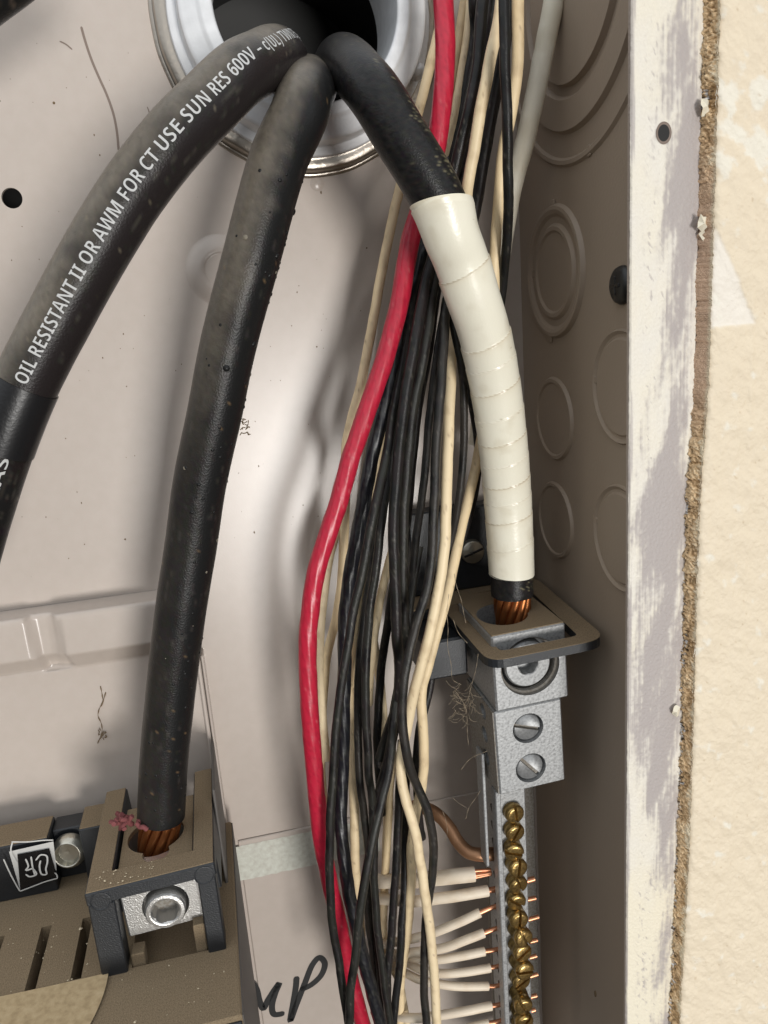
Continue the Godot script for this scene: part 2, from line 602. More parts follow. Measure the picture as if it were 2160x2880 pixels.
	ringed.call(92.0, 46.0, [[51, 0], [50.2, 0.9], [49, 0.9], [48.2, 0.1], [41.5, 0.1], [40.6, 1.6], [32, 1.5], [31.0, 0.15], [28.5, 0.15], [27.8, 1.9], [0.01, 1.9]], [[-1.4, 49.5]])
	ringed.call(10.5, 29.5, [[21.6, 0], [20.9, 1.4], [19.8, 1.5], [18.6, 1.1], [17.6, 0.3], [15.6, 0.2], [14.6, 1.2], [13.4, 1.2], [12.6, 0.6], [0.01, 0.6]], [[1.57, 21.5], [-1.75, 21.8], [3.1, 16.5]])
	ringed.call(-39.3, 27.0, [[14.9, 0], [14.2, 1.1], [13.1, 1.1], [12.5, 0.5], [0.01, 0.5]], [])
	ringed.call(-76.6, 26.5, [[14.4, 0], [13.8, 1.1], [12.8, 1.1], [12.2, 0.5], [0.01, 0.5]], [])
	ringed.call(-25.0, 73.2, [[17.0, 0], [16.4, 0.9], [15.4, 0.15], [14.6, 0.15], [13.9, 0.8], [0.01, 0.8]], [[3.05, 16.2]])
	ringed.call(-71.3, 73.2, [[17.0, 0], [16.4, 0.9], [15.4, 0.15], [14.6, 0.15], [13.9, 0.8], [0.01, 0.8]], [[3.0, 16.2]])

	# front flange: worn beige paint smeared with white
	g = Geo.new()
	var smear := noise(71, 0.09, 4)
	var stripe := noise(72, 0.16, 4)
	var speck := noise(73, 0.7, 2)
	var w := 19.4
	var nx := 64
	var ny := 980
	var y0 := -310.0
	var y1 := 120.0
	var bare := Color(0.42, 0.375, 0.355)
	var white := Color(0.75, 0.71, 0.645)
	var cream := Color(0.80, 0.73, 0.58)
	for j in ny + 1:
		var yy := y0 + (y1 - y0) * j / ny
		var y := yy * 1.077
		for i in nx + 1:
			var xx := 108.95 + w * i / nx
			var x := xx * 1.077
			var u := 1.0 * i / nx
			# where the white smear has gone thin: a band that wanders down the flange
			var mid := 0.68 + 0.12 * sin(y * 0.021 + 1.1) + 0.07 * sin(y * 0.057)
			var lean := smear.get_noise_2d(x * 0.9 - y * 0.22, y * 0.20) * 1.5 + stripe.get_noise_2d(x * 2.2, y * 0.30) * 0.55 + 0.35 * speck.get_noise_2d(x * 0.55, y * 0.5)
			var wide := 0.10 - 0.07 * smoothstep(-165, -200, y) + 0.14 * smoothstep(-40, -80, y) * smoothstep(-200, -150, y) + 0.12 * exp(-pow((y - 32) / 26.0, 2)) + 0.20 * exp(-pow((y + 62) / 20.0, 2))
			var thin: float = smoothstep(-0.24, 0.17, wide - absf(u - mid) * 0.85 + lean * 0.27)
			# drag marks of the brush and a rubbed left edge
			var spots := smoothstep(0.40, 0.56, speck.get_noise_2d(x * 0.8 + y * 0.4, y * 0.35) + 0.35 * lean)
			thin = maxf(thin, spots * 0.55 * smoothstep(0.12, 0.3, u))
			if u < 0.06:
				thin = maxf(thin, 0.8 * smoothstep(-0.05, 0.2, stripe.get_noise_2d(x * 3.0, y * 0.1)))
			thin = clampf(thin + 0.75 * stripe.get_noise_2d(x * 5.0, y * 0.14) * smoothstep(0.02, 0.5, thin) * smoothstep(1.0, 0.6, thin), 0, 1)
			var low := smoothstep(-170, -215, y)
			var top := smoothstep(60, 85, y)
			var cover := white.lerp(cream, clampf(0.38 + low * 0.75 + top * 0.35 + 0.35 * smear.get_noise_2d(x + 300, y * 0.5), 0, 1))
			var col := cover.lerp(bare, thin)
			col = col * (1.0 + 0.05 * speck.get_noise_2d(x * 3, y * 3))
			var z := 92.0 + 0.16 * (1 - thin) + 0.05 * speck.get_noise_2d(x, y)
			if i == 0:
				z -= 0.45
			g.p(Vector3(xx + (0.12 * stripe.get_noise_1d(y * 2.0) if i == 0 else 0.0), yy, z), col)
	g.skin(0, ny + 1, nx + 1, false)
	# the turned-back edges of the flange
	g.tint = Color(0.40, 0.34, 0.29)
	g.box(Vector3(109.0, y0, 90.3), Vector3(108.9 + w, y1, 91.45), 0.1)
	g.box(Vector3(118.9, y0, 60), Vector3(119.9, y1, 90.3), 0.1)
	var flange := obj("flange", g, M.flange_paint, box)
	# the screw hole in the flange, a raised rim closed by a flat disc
	g = Geo.new()
	g.lathe([Vector2(2.35, 0.22), Vector2(2.1, 0.3), Vector2(1.75, 0.22), Vector2(1.7, 0.20), Vector2(0.01, 0.2)], Transform3D(Basis().scaled(Vector3(0.92, 1.12, 1)), Vector3(117.9, 39.5, 92.02)), 40)
	obj("screw_hole", g, M.brown_marks, flange)
	g = Geo.new()
	g.lathe([Vector2(1.75, 0.0), Vector2(1.6, 0.02), Vector2(0.01, 0.02)], Transform3D(Basis().scaled(Vector3(0.92, 1.12, 1)), Vector3(117.85, 39.5, 92.26)), 40)
	obj("screw_hole_shade_disc", g, M.hole_black, flange)  # flat dark disc drawn in place of the shade down the hole

	# black screw low on the side wall, behind the flange edge
	var sc := thing("machine_screw", "black cross head screw in the darkened side wall, half hidden behind the flange", "screw", Vector3(117.5, 4, 73.5))
	g = Geo.new()
	var xs := Transform3D(Basis(Vector3(0, 0, 1), Vector3(0, 1, 0), Vector3(-1, 0, 0)), Vector3(117.5, 4, 73.5))
	g.lathe([Vector2(5.4, 0), Vector2(5.4, 0.6), Vector2(4.9, 1.6), Vector2(3.6, 2.4), Vector2(1.4, 2.8), Vector2(0.01, 2.8)], xs, 40, null, false)
	obj("head", g, M.screw_black, sc)
	g = Geo.new()
	g.box(Vector3(-2.6, -0.5, 2.3), Vector3(2.6, 0.5, 2.95), 0.2, xs)
	g.box(Vector3(-0.5, -2.6, 2.3), Vector3(0.5, 2.6, 2.94), 0.2, xs)
	obj("drive_recess", g, M.black_gloss, sc)


# ---- the house wall round the box: cream paint over board whose cut edge shows brown
func house_wall() -> void:
	var wall := thing("wall", "cream painted rough house wall to the right of the box flange", "wall", Vector3(140, -330, 90))
	wall.set_meta("kind", "structure")
	var g := Geo.new()
	var big := noise(81, 0.035, 4)
	var mid := noise(82, 0.16, 4)
	var fine := noise(83, 0.6, 3)
	var edge := func(y: float) -> float:
		return 129.5 - 1.7 * smoothstep(-20, -60, y) - 1.7 * smoothstep(-150, -240, y) + 0.40 * mid.get_noise_1d(y * 2.2) + 0.22 * fine.get_noise_1d(y * 2.0)
	var xs := []
	var x := 0.0
	while x < 110.0:
		xs.append(x)
		x += 0.45 if x < 42 else 6.0
	var ny := 900
	for j in ny + 1:
		var y := -340.0 + 470.0 * j / ny
		var e: float = edge.call(y)
		for dx in xs:
			var px: float = e + dx
			var h := 0.55 * big.get_noise_2d(px, y * 0.8) + 0.36 * mid.get_noise_2d(px * 1.1 + y * 0.5, y * 0.7) + 0.05 * fine.get_noise_2d(px, y)
			h -= 0.9 * exp(-dx * 1.4)
			# long trowel ridges, a scraped patch and a crack
			h += 0.25 * exp(-pow((px - 141.5 + 1.2 * sin(y * 0.02)) / 0.7, 2)) * smoothstep(-0.25, 0.3, big.get_noise_1d(y * 2.0))
			var patch: float = smoothstep(0.9, -0.9, (px - 131.0) * 1.9 - (14.0 - y) + 1.5 * mid.get_noise_2d(px, y)) * smoothstep(-9.0, -8.5, y + 0.4 * mid.get_noise_1d(px * 2)) * smoothstep(19, 12, y)
			h -= 0.35 * patch
			var col := Color(0.75, 0.64, 0.48)
			var rub := smoothstep(0.05, 0.5, mid.get_noise_2d(px * 0.5 + 90, y * 0.35) + 0.4 * big.get_noise_2d(px, y))
			col = col.lerp(Color(0.74, 0.63, 0.47), 0.40 * rub)
			col = col.lerp(Color(0.82, 0.77, 0.69), patch * 0.8)
			col = col.lerp(Color(0.80, 0.76, 0.66), 0.75 * smoothstep(0.12, 0.4, mid.get_noise_2d(px * 0.7, y * 0.7 + 400) + 0.5 * smoothstep(20, 40, y) * smoothstep(60, 45, y) - 0.25))
			col = col.lerp(Color(0.42, 0.28, 0.14), 0.4 * smoothstep(0.64, 0.74, fine.get_noise_2d(px * 0.6, y * 0.6 + 77) + 0.25 * mid.get_noise_2d(px, y)))
			g.p(Vector3(px, y, 97.2 + h), col)
	g.skin(0, ny + 1, xs.size(), false)
	obj("painted_face", g, M.stucco_paint, wall)
	# the cut edge, crumbling fibre
	g = Geo.new()
	var rows := 1500
	var cols := 12
	for j in rows + 1:
		var y := -340.0 + 470.0 * j / rows
		var e: float = edge.call(y)
		var smoothed := smoothstep(45, 15, y) * smoothstep(-45, -20, y)
		for i in cols + 1:
			var u := 1.0 * i / cols
			var lump := mid.get_noise_2d(u * 7.0, y * 0.9) * 0.9 + fine.get_noise_2d(u * 9.0, y * 1.6) * 1.1 + big.get_noise_1d(y * 2.0 + 70.0) * 0.7
			lump *= 1.0 - 0.8 * smoothed
			var q := Vector3(e + 0.1 - lump * 0.7 * sin(PI * clampf(u, 0.06, 0.94)) - (1.5 + 0.9 * mid.get_noise_1d(y * 1.7 + 500.0) + 0.5 * fine.get_noise_1d(y * 1.5)) * (1 - u), y, 91.4 + 5.4 * u + 0.25 * lump)
			var deep := smoothstep(0.1, -0.7, lump)
			var col := Color(0.80, 0.50, 0.24).lerp(Color(0.90, 0.68, 0.42), clampf(0.5 + lump * 0.7, 0, 1))
			col = col.lerp(Color(0.06, 0.04, 0.025), 0.85 * smoothstep(0.25, 0.5, fine.get_noise_2d(u * 10 + 50, y * 0.5) - 0.35 * u) * (1 - smoothed))
			col = col.lerp(Color(0.62, 0.43, 0.32), smoothed * 0.8)
			col = col.lerp(Color(0.76, 0.66, 0.48), 0.9 * smoothstep(0.72, 1.0, u + 0.25 * lump))
			col = col.lerp(Color(0.10, 0.065, 0.035), deep * 0.45 + 0.75 * smoothstep(0.30, 0.0, u + 0.35 * lump) * (1 - smoothed))  # shade of the hollows and of the gap by the flange, put into the colour
			g.p(q, col)
	g.skin(0, rows + 1, cols + 1, false)
	obj("cut_edge", g, M.fibre_edge, wall)
	g = Geo.new()
	g.box(Vector3(130.5, -340, 50), Vector3(236, 130, 95.2), 0.2)
	obj("board_core", g, M.brown_bits, wall)
	# flakes of dried paint bridging the gap
	for k in 4:
		g = Geo.new()
		var c: Vector3 = [Vector3(128.19, 44.87, 94.00), Vector3(129.34, 14.34, 93.50), Vector3(127.88, 17.30, 94.50), Vector3(124.24, -121.14, 93.00)][k]
		var r := RandomNumberGenerator.new()
		r.seed = 400 + k
		var ring := []
		for j in 9:
			var a := TAU * j / 9
			ring.append(c + Vector3(cos(a) * r.randf_range(0.9, 1.8), sin(a) * r.randf_range(1.2, 2.8), r.randf_range(-0.8, 0.9)))
		for j in 9:
			g.tint = Color(0.78, 0.72, 0.58)
			g.face([c + Vector3(0, 0, 0.8), ring[j], ring[(j + 1) % 9]])
		obj("paint_flake", g, M.stucco_paint, wall)


# ---- the plate that carries the breaker, with its pressed top rail
func mounting_plate() -> void:
	var o := thing("mounting_plate", "painted steel plate with a pressed rail along its top, behind the breaker", "mounting plate", Vector3(-60, -300, 3))
	var g := Geo.new()
	# profile of (y, z) from the top edge downwards
	var prof := [Vector2(-90.6, 0.3), Vector2(-90.7, 10.6), Vector2(-91.0, 11.4), Vector2(-91.7, 11.9), Vector2(-93.0, 12.0), Vector2(-105.4, 12.0), Vector2(-106.3, 11.7), Vector2(-107.0, 11.2), Vector2(-112.2, 6.7), Vector2(-113.0, 6.2), Vector2(-114.0, 6.0), Vector2(-430, 6.0)]
	var xs := []
	var x := -170.0
	while x < -16.4:
		xs.append(x)
		x += 0.5 if (x > -78 and x < -50) else 2.0
	xs.append(-16.3)
	var from := g.v.size()
	for q in prof:
		for xx in xs:
			var z: float = q.y
			# a notch pressed across the rail
			var dip: float = smoothstep(-72.0, -69.4, xx + (q.x + 99) * 0.12) * smoothstep(-60.5, -63.2, xx + (q.x + 99) * 0.12)
			var step: float = smoothstep(-66, -62, xx)
			if z > 6.5:
				z -= dip * 2.6 + (1.0 - step) * 1.2
			g.p(Vector3(xx, q.x, maxf(z, 0.3)))
	g.skin(from, prof.size(), xs.size(), false, true)
	obj("rail_sheet", g, M.panel_paint, o)
	g = Geo.new()
	g.box(Vector3(-17.6, -430, 5.6), Vector3(-16.2, -113.2, 8.4), 0.4)
	g.box(Vector3(-15.9, -430, 0.3), Vector3(-14.9, -116.2, 6.9), 0.3)
	obj("folded_lip", g, M.panel_paint, o)
	var s := thing("tape_strip", "yellowed strip of clear tape stuck level across the lower back panel", "tape", Vector3(2, -211, 1))
	g = Geo.new()
	var n := 60
	var e := noise(91, 0.3, 3)
	for k in n + 1:
		var xx := -14.2 + 60.0 * k / n
		g.p(Vector3(xx, -203.4 + 0.3 * e.get_noise_1d(xx), 1.0)); g.p(Vector3(xx, -219.6 + 0.4 * e.get_noise_1d(xx + 90), 1.0))
	g.skin(0, n + 1, 2, false, true)
	obj("strip", g, M.tape_strip, s)


# ---- conduit mouth: steel locknut, white bushing, black conduit
func conduit() -> void:
	var c := Vector3(43.2, 95.5, 0)
	var xf := Transform3D(Basis(), c)
	var o := thing("conduit", "black inside of the big conduit behind the white bushing", "conduit", c + Vector3(0, 0, -60))
	var g := Geo.new()
	g.lathe([Vector2(41.2, 3.0), Vector2(41.2, -90), Vector2(0.01, -90)], xf, 64)
	obj("liner", g, M.conduit_dark, o)
	var ln := thing("locknut", "dull steel ring round the white conduit bushing, flat on the back panel", "locknut", c)
	g = Geo.new()
	g.lathe([Vector2(47.6, 0.0), Vector2(47.3, 0.7), Vector2(46.6, 0.9), Vector2(46.2, 0.8), Vector2(46.1, 3.0), Vector2(45.8, 3.8), Vector2(45.1, 4.3), Vector2(43.6, 4.5), Vector2(42.9, 4.3), Vector2(42.4, 4.5), Vector2(41.8, 4.6), Vector2(41.0, 4.5)], xf, 120, func(a, _r): return 1.0 + 0.003 * sin(a * 7.0) + 0.002 * sin(a * 19.0 + 1.0), false)
	obj("ring", g, M.steel_ring, ln)
	var b := thing("conduit_bushing", "white plastic conduit bushing ring at the top, cables bending out of it", "bushing", c + Vector3(0, 0, 5))
	g = Geo.new()
	g.lathe([Vector2(42.3, 4.0), Vector2(42.2, 5.8), Vector2(41.7, 6.4), Vector2(39.6, 6.6), Vector2(39.2, 7.0), Vector2(38.9, 12.6), Vector2(38.5, 13.4), Vector2(37.6, 13.9), Vector2(33.8, 15.4), Vector2(33.2, 15.7), Vector2(32.6, 16.4), Vector2(31.9, 16.7), Vector2(29.6, 16.7), Vector2(28.9, 16.4), Vector2(28.5, 15.6), Vector2(28.4, -12.0)], xf, 120, null, false)
	obj("ring", g, M.white_pvc, b)
	for a in [-0.45, 3.75, 4.55, 0.9, 2.5]:
		g = Geo.new()
		var d := Vector3(cos(a), sin(a), 0)
		g.lathe([Vector2(2.6, 0), Vector2(2.5, 2.5), Vector2(1.9, 4.0), Vector2(0.01, 4.6)], Transform3D(Basis(), c + d * 40.3 + Vector3(0, 0, 7.0)), 24, null, false)
		obj("grip_lug", g, M.white_pvc, b)


# ---- the three big service cables
func strands(parent: Node3D, a: Vector3, b: Vector3, r: float, spread: float, m: Material) -> void:
	var z := (b - a).normalized()
	var x := Vector3(0, 0, 1).cross(z).normalized()
	var y := z.cross(x)
	for k in 18:
		var inner := k >= 12
		var ph := TAU * k / 12 if not inner else TAU * k / 6
		var rad := spread if not inner else spread * 0.5
		var pts := []
		for j in 5:
			var t := j / 4.0
			var an := ph + t * 0.7
			pts.append(a.lerp(b, t) + (x * cos(an) + y * sin(an)) * rad * (1.0 - 0.10 * t))
		var g := Geo.new()
		var rt := Route.new(pts, 0.8)
		tube(g, rt, func(_s, _t): return r, func(_s, _t): return Color.WHITE, 10)
		obj("copper_strand", g, m, parent)


func cables() -> void:
	var n1 := noise(101, 0.08, 4)
	var n2 := noise(102, 0.6, 3)
	var n3 := noise(103, 1.6, 2)
	var black := Color(0.009, 0.009, 0.010)
	var dust := Color(0.175, 0.15, 0.118)

	# left: printed cable
	var r := Route.new([Vector3(40, 88, -60), Vector3(37, 83, -20), Vector3(34.2, 78.6, 12), Vector3(31.8, 74.8, 32), Vector3(27.53, 70.55, 48.00), Vector3(22.69, 66.21, 57.00), Vector3(16.40, 61.26, 65.00), Vector3(7.95, 53.22, 71.00), Vector3(-0.44, 45.39, 75.00), Vector3(-11.86, 33.68, 76.00), Vector3(-23.65, 18.97, 76.00), Vector3(-33.77, 5.26, 75.00), Vector3(-43.16, -8.10, 74.00), Vector3(-50.80, -20.96, 73.00), Vector3(-59.74, -38.11, 71.00), Vector3(-67.97, -55.54, 69.00), Vector3(-76.99, -77.46, 66.00)], 0.7)
	var o := thing("service_cable", "thick black cable at upper left with white printed lettering along it", "cable", Vector3(-60, -20, 70))
	var g := Geo.new()
	var s_tape := r.near(Vector3(-43.79, -9.29, 74.00))
	var e_tape := r.near(Vector3(-52.91, -24.24, 73.00))
	var rad := 7.6
	tube(g, r, func(s, th): return rad * (1.0 + 0.006 * n1.get_noise_2d(s, th * 6)),
		func(s, th):
			var lie := smoothstep(-0.25, 0.9, sin(th + 0.3) + 0.5 * n1.get_noise_3d(s * 0.9, cos(th) * 7, sin(th) * 7))
			lie = clampf(lie * (0.85 + 0.3 * n2.get_noise_3d(s, cos(th) * 7, sin(th) * 7)) + 0.07, 0, 1) * smoothstep(s_tape + 60, s_tape - 5, s)
			var col := black.lerp(dust, lie * 0.95)
			col = col.lerp(Color(0.16, 0.14, 0.115), 0.22 * smoothstep(0.28, 0.6, n2.get_noise_3d(s * 0.22, cos(th) * 10, sin(th) * 10 + 300)))
			return col.lerp(Color(0.20, 0.17, 0.12), 0.5 * smoothstep(0.66, 0.75, n3.get_noise_3d(s * 0.5, cos(th) * 4, sin(th) * 4))), 56)
	obj("insulation", g, M.rubber, o)
	g = Geo.new()
	tube(g, r, func(_s, _th): return rad + 0.32, func(_s, _th): return Color(0.008, 0.008, 0.009), 56, s_tape, e_tape)
	obj("black_tape", g, M.black_gloss, o)
	print_on(o, r, "OIL RESISTANT II OR AWM FOR CT USE SUN RES 600V – c(UL) TWN75 (U", r.near(Vector3(-42.84, -8.70, 74.00)), r.near(Vector3(33.55, 74.13, 40.00)), rad + 0.05, -0.24, 3.2)
	print_on(o, r, "LAS", r.near(Vector3(-57.54, -33.90, 71.00)), r.near(Vector3(-52.33, -24.65, 73.00)), rad + 0.05, -0.62, 2.8)

	# middle: bare of print, dusty above and shiny below, into the breaker lug
	r = Route.new([Vector3(45, 84, -60), Vector3(44, 80, -20), Vector3(41.5, 73.6, 14), Vector3(38.6, 66.0, 38), Vector3(34.38, 59.24, 55.00), Vector3(31.00, 52.39, 62.00), Vector3(24.48, 41.58, 64.00), Vector3(14.82, 18.17, 65.00), Vector3(5.88, -4.75, 62.00), Vector3(0.47, -21.56, 60.00), Vector3(-6.53, -42.45, 57.00), Vector3(-11.45, -60.95, 55.00), Vector3(-16.28, -77.96, 54.00), Vector3(-22.87, -103.97, 52.00), Vector3(-29.60, -133.76, 50.00), Vector3(-32.79, -151.17, 49.00)], 0.7)
	o = thing("service_cable", "thick black cable in the middle, dusty above and shiny below, clamped in the breaker", "cable", Vector3(-33, -150, 50))
	g = Geo.new()
	var whole := r.length
	tube(g, r, func(s, th): return 7.55 * (1.0 + 0.006 * n1.get_noise_2d(s + 500, th * 6) + 0.02 * maxf(0.0, n2.get_noise_3d(s, cos(th) * 5, sin(th) * 5) - 0.35)),
		func(s, th):
			var lie := smoothstep(-0.2, 1.0, sin(th + 0.5) + 0.5 * n1.get_noise_3d(s + 900, cos(th) * 7, sin(th) * 7) + 0.55 * smoothstep(120, 60, s))
			var down := smoothstep(whole * 0.70, whole * 0.40, s)
			lie = clampf(lie * (0.10 + 0.90 * down) * (0.9 + 0.3 * n2.get_noise_3d(s + 300, cos(th) * 7, sin(th) * 7)) + 0.03, 0, 1)
			var col := black.lerp(dust, lie)
			col = col.lerp(Color(0.14, 0.125, 0.105), 0.16 * smoothstep(0.30, 0.6, n2.get_noise_3d(s * 0.22, cos(th) * 10, sin(th) * 10 + 700)))
			return col.lerp(Color(0.22, 0.14, 0.07), 0.5 * smoothstep(0.68, 0.76, n3.get_noise_3d(s * 0.4, cos(th) * 3, sin(th) * 3 + 40))), 56)
	obj("insulation", g, M.rubber, o)
	strands(o, Vector3(-32.63, -150.00, 49.00), Vector3(-36.06, -165.08, 49.00), 1.42, 5.5, M.copper)
	# little blisters and nicks that catch the light
	var rr := RandomNumberGenerator.new()
	rr.seed = 77
	g = Geo.new()
	for k in 90:
		var s := rr.randf_range(whole * 0.42, whole * 0.99)
		var th := rr.randf_range(-1.9, 0.5)
		var p0 := r.at(s, th, 7.5)
		var nrm := (p0 - r.at(s, th, 0)).normalized()
		var z := rr.randf_range(0.12, 0.42) * (1.6 if rr.randf() < 0.12 else 1.0)
		g.tint = Color(0.012, 0.012, 0.012) if rr.randf() < 0.88 else Color(0.2, 0.18, 0.14)
		g.lathe([Vector2(z * 1.5, 0.0), Vector2(z * 1.2, z * 0.45), Vector2(z * 0.6, z * 0.7), Vector2(0.01, z * 0.75)], facing(p0, nrm, rr.randf() * 6), 8, null, false)
	var bl := obj("blisters", g, M.rubber, o)
	bl.set_meta("kind", "stuff")

	# right: wrapped in white tape, into the neutral lug
	var RP := [Vector3(53, 86, -60), Vector3(53, 83, -20), Vector3(51.5, 78.5, 10), Vector3(50.2, 75.8, 26), Vector3(48.90, 69.79, 44.00), Vector3(49.91, 63.13, 55.00), Vector3(52.34, 56.25, 62.00), Vector3(56.87, 46.68, 65.00), Vector3(62.72, 36.59, 66.00), Vector3(66.82, 28.83, 66.00), Vector3(69.99, 20.42, 65.00), Vector3(73.04, 14.30, 63.00), Vector3(76.71, 4.44, 61.00), Vector3(80.89, -6.05, 58.00), Vector3(85.15, -21.39, 54.00), Vector3(88.61, -39.83, 50.00), Vector3(91.32, -61.59, 46.00), Vector3(92.03, -76.41, 45.00), Vector3(92.56, -87.53, 44.00), Vector3(92.45, -95.79, 44.00)]
	r = Route.new(RP, 0.5)
	o = thing("service_cable", "thick black cable at right wrapped in creamy white tape, clamped in the neutral lug", "cable", Vector3(86, -90, 44))
	g = Geo.new()
	tube(g, r, func(s, th): return 7.3 * (1.0 + 0.006 * n1.get_noise_2d(s + 700, th * 6)) + 0.35 * smoothstep(r.length - 3.5, r.length, s) * n2.get_noise_2d(s, th * 4),
		func(s, th):
			var lie := clampf(0.18 + 0.35 * n2.get_noise_3d(s + 50, cos(th) * 7, sin(th) * 7), 0, 1) * 0.5
			var col := black.lerp(Color(0.085, 0.075, 0.062), lie)
			var spots := smoothstep(0.30, 0.5, n3.get_noise_3d(s * 0.9, cos(th) * 7, sin(th) * 7) + 0.3 * n1.get_noise_2d(s, th) - 0.6 * absf(sin((th + 0.5) * 0.5)))
			return col.lerp(Color(0.17, 0.15, 0.09), 0.8 * spots), 56)
	obj("insulation", g, M.rubber, o)
	strands(o, Vector3(92.48, -94.77, 44.00), Vector3(92.44, -106.26, 44.00), 1.40, 5.3, M.copper)
	# the wrap: each turn steps over the one before and shows a brown line of old glue
	var seams := []
	for y in [Vector3(65.18, 32.19, 66.00), Vector3(74.00, 11.49, 63.00), Vector3(82.05, -7.89, 57.00), Vector3(83.76, -14.88, 56.00), Vector3(85.26, -22.39, 54.00), Vector3(87.09, -30.61, 52.00), Vector3(88.63, -39.08, 50.00), Vector3(89.56, -46.10, 49.00), Vector3(90.55, -53.77, 47.00), Vector3(91.22, -60.00, 46.00), Vector3(91.47, -66.70, 46.00), Vector3(92.20, -76.43, 45.00)]:
		seams.append(r.near(y))
	var s_end := r.near(Vector3(92.37, -88.01, 44.00))
	var fr := Route.new(RP, 0.22)
	g = Geo.new()
	var turn := func(s: float, th: float) -> Array:
		var ss := s - 1.3 * sin(th - 0.5)
		var k := 0
		while k + 1 < seams.size() and ss > seams[k + 1]:
			k += 1
		var nxt: float = seams[k + 1] if k + 1 < seams.size() else s_end + 8.0
		return [k, ss - seams[k], nxt - ss]
	tube(g, fr, func(s, th):
			var q: Array = turn.call(s, th)
			var flare := 0.9 * exp(-maxf(0.0, s - seams[0] - 2.0) / 7.0) * (0.5 + 0.5 * sin(th + 1.9))
			return 7.60 + 0.22 * 1.7 * exp(-maxf(q[1], 0.0) / 12.0) * smoothstep(-0.1, 0.25, q[1]) + flare + 0.05 * n1.get_noise_3d(s, cos(th) * 3, sin(th) * 3),
		func(s, th):
			var q: Array = turn.call(s, th)
			var col := Color(0.86, 0.79, 0.57).lerp(Color(0.86, 0.82, 0.68), smoothstep(60, 130, s))
			var strong := 1.0 if int(q[0]) % 2 == 0 or q[0] < 3 else 0.35
			var line := exp(-pow(absf(q[1]) / 0.36, 2)) if q[0] > 0 else 0.0
			col = col.lerp(Color(0.22, 0.12, 0.04), line * strong * (0.6 + 0.4 * n1.get_noise_3d(s * 0.3, cos(th) * 9, sin(th) * 9)))
			col = col.lerp(Color(0.66, 0.55, 0.36), 0.30 * exp(-maxf(q[1], 0.0) / 1.6) * strong)
			col = col.lerp(Color(0.50, 0.42, 0.27), 0.22 * smoothstep(0.15, 0.55, n1.get_noise_3d(s * 0.8 + 200, cos(th) * 8, sin(th) * 8)))
			return col.lerp(Color(0.32, 0.24, 0.13), 0.5 * smoothstep(0.62, 0.75, n2.get_noise_3d(s * 0.5, cos(th) * 4, sin(th) * 4))), 64, seams[0] - 0.2, s_end, true, func(s, th): return s + 6.5 * (0.5 - 0.5 * sin(th)) * maxf(0.0, 1.0 - (s - seams[0]) / 14.0) - 0.8 * sin(th - 0.8) * maxf(0.0, 1.0 - (s_end - s) / 10.0))
	obj("white_tape", g, M.white_tape, o)

	# a black cable that just crosses the upper left corner
	r = Route.new([Vector3(-50.32, 70.75, 62.00), Vector3(-40.80, 75.90, 66.00), Vector3(-32.07, 80.58, 68.00), Vector3(-23.29, 87.55, 66.00)], 1.0)
	o = thing("cable", "black cable crossing the upper left corner of the picture", "cable", Vector3(-36.29, 78.27, 60.00))
	g = Geo.new()
	tube(g, r, func(_s, _th): return 5.2, func(s, th): return Color(0.015, 0.013, 0.012).lerp(Color(0.2, 0.16, 0.12), 0.35 * smoothstep(0.2, 0.6, n2.get_noise_3d(s, cos(th) * 5, sin(th) * 5))), 32)
	obj("insulation", g, M.rubber, o)


# printed lettering bent round a cable: reads from the far end of the route back towards its start
func print_on(parent: Node3D, r: Route, text: String, from: float, to: float, rad: float, th0: float, cap: float) -> void:
	var tm := TextMesh.new()
	var f := SystemFont.new()
	f.font_names = PackedStringArray(["Droid Sans"])
	f.font_weight = 700
	var thinner := FontVariation.new()
	thinner.base_font = f
	thinner.variation_embolden = -0.35
	tm.font = thinner
	tm.text = text
	tm.font_size = 64
	tm.pixel_size = 0.01
	tm.depth = 0.0
	tm.curve_step = 0.6
	tm.horizontal_alignment = HORIZONTAL_ALIGNMENT_LEFT
	var a := tm.get_mesh_arrays()
	var vs: PackedVector3Array = a[Mesh.ARRAY_VERTEX]
	var ids: PackedInt32Array = a[Mesh.ARRAY_INDEX]
	var lo := Vector3(1e9, 1e9, 0)
	var hi := -lo
	for q in vs:
		lo = lo.min(q)
		hi = hi.max(q)
	var span := from - to
	var sx := span / (hi.x - lo.x)
	# capitals stand from the base line to about 0.72 of the font size
	var sy := cap / (0.72 * 64 * 0.01)
	var base := lo.y + (hi.y - lo.y) * 0.21 if "(" in text else lo.y
	var g := Geo.new()
	var stack := []
	for k in range(0, ids.size(), 3):
		var tri := []
		for j in 3:
			var q := vs[ids[k + j]]
			tri.append(Vector2((q.x - lo.x) * sx, (q.y - base) * sy))
		stack.append(tri)
	while stack:
		var tri: Array = stack.pop_back()
		var worst := 0
		var most := 0.0
		for j in 3:
			var d: float = (tri[j] as Vector2).distance_to(tri[(j + 1) % 3])
			if d > most:
				most = d
				worst = j
		if most > 0.9:
			var a0: Vector2 = tri[worst]
			var b0: Vector2 = tri[(worst + 1) % 3]
			var c0: Vector2 = tri[(worst + 2) % 3]
			var m := (a0 + b0) / 2
			stack.append([a0, m, c0])
			stack.append([m, b0, c0])
			continue
		var w := []
		for q in tri:
			w.append(r.at(from - q.x, th0 + (q.y - cap * 0.5) / rad, rad))
		var mid := r.at(from - tri[0].x, 0, 0)
		g.away(w, mid)
	obj("lettering", g, M.print_ink, parent)


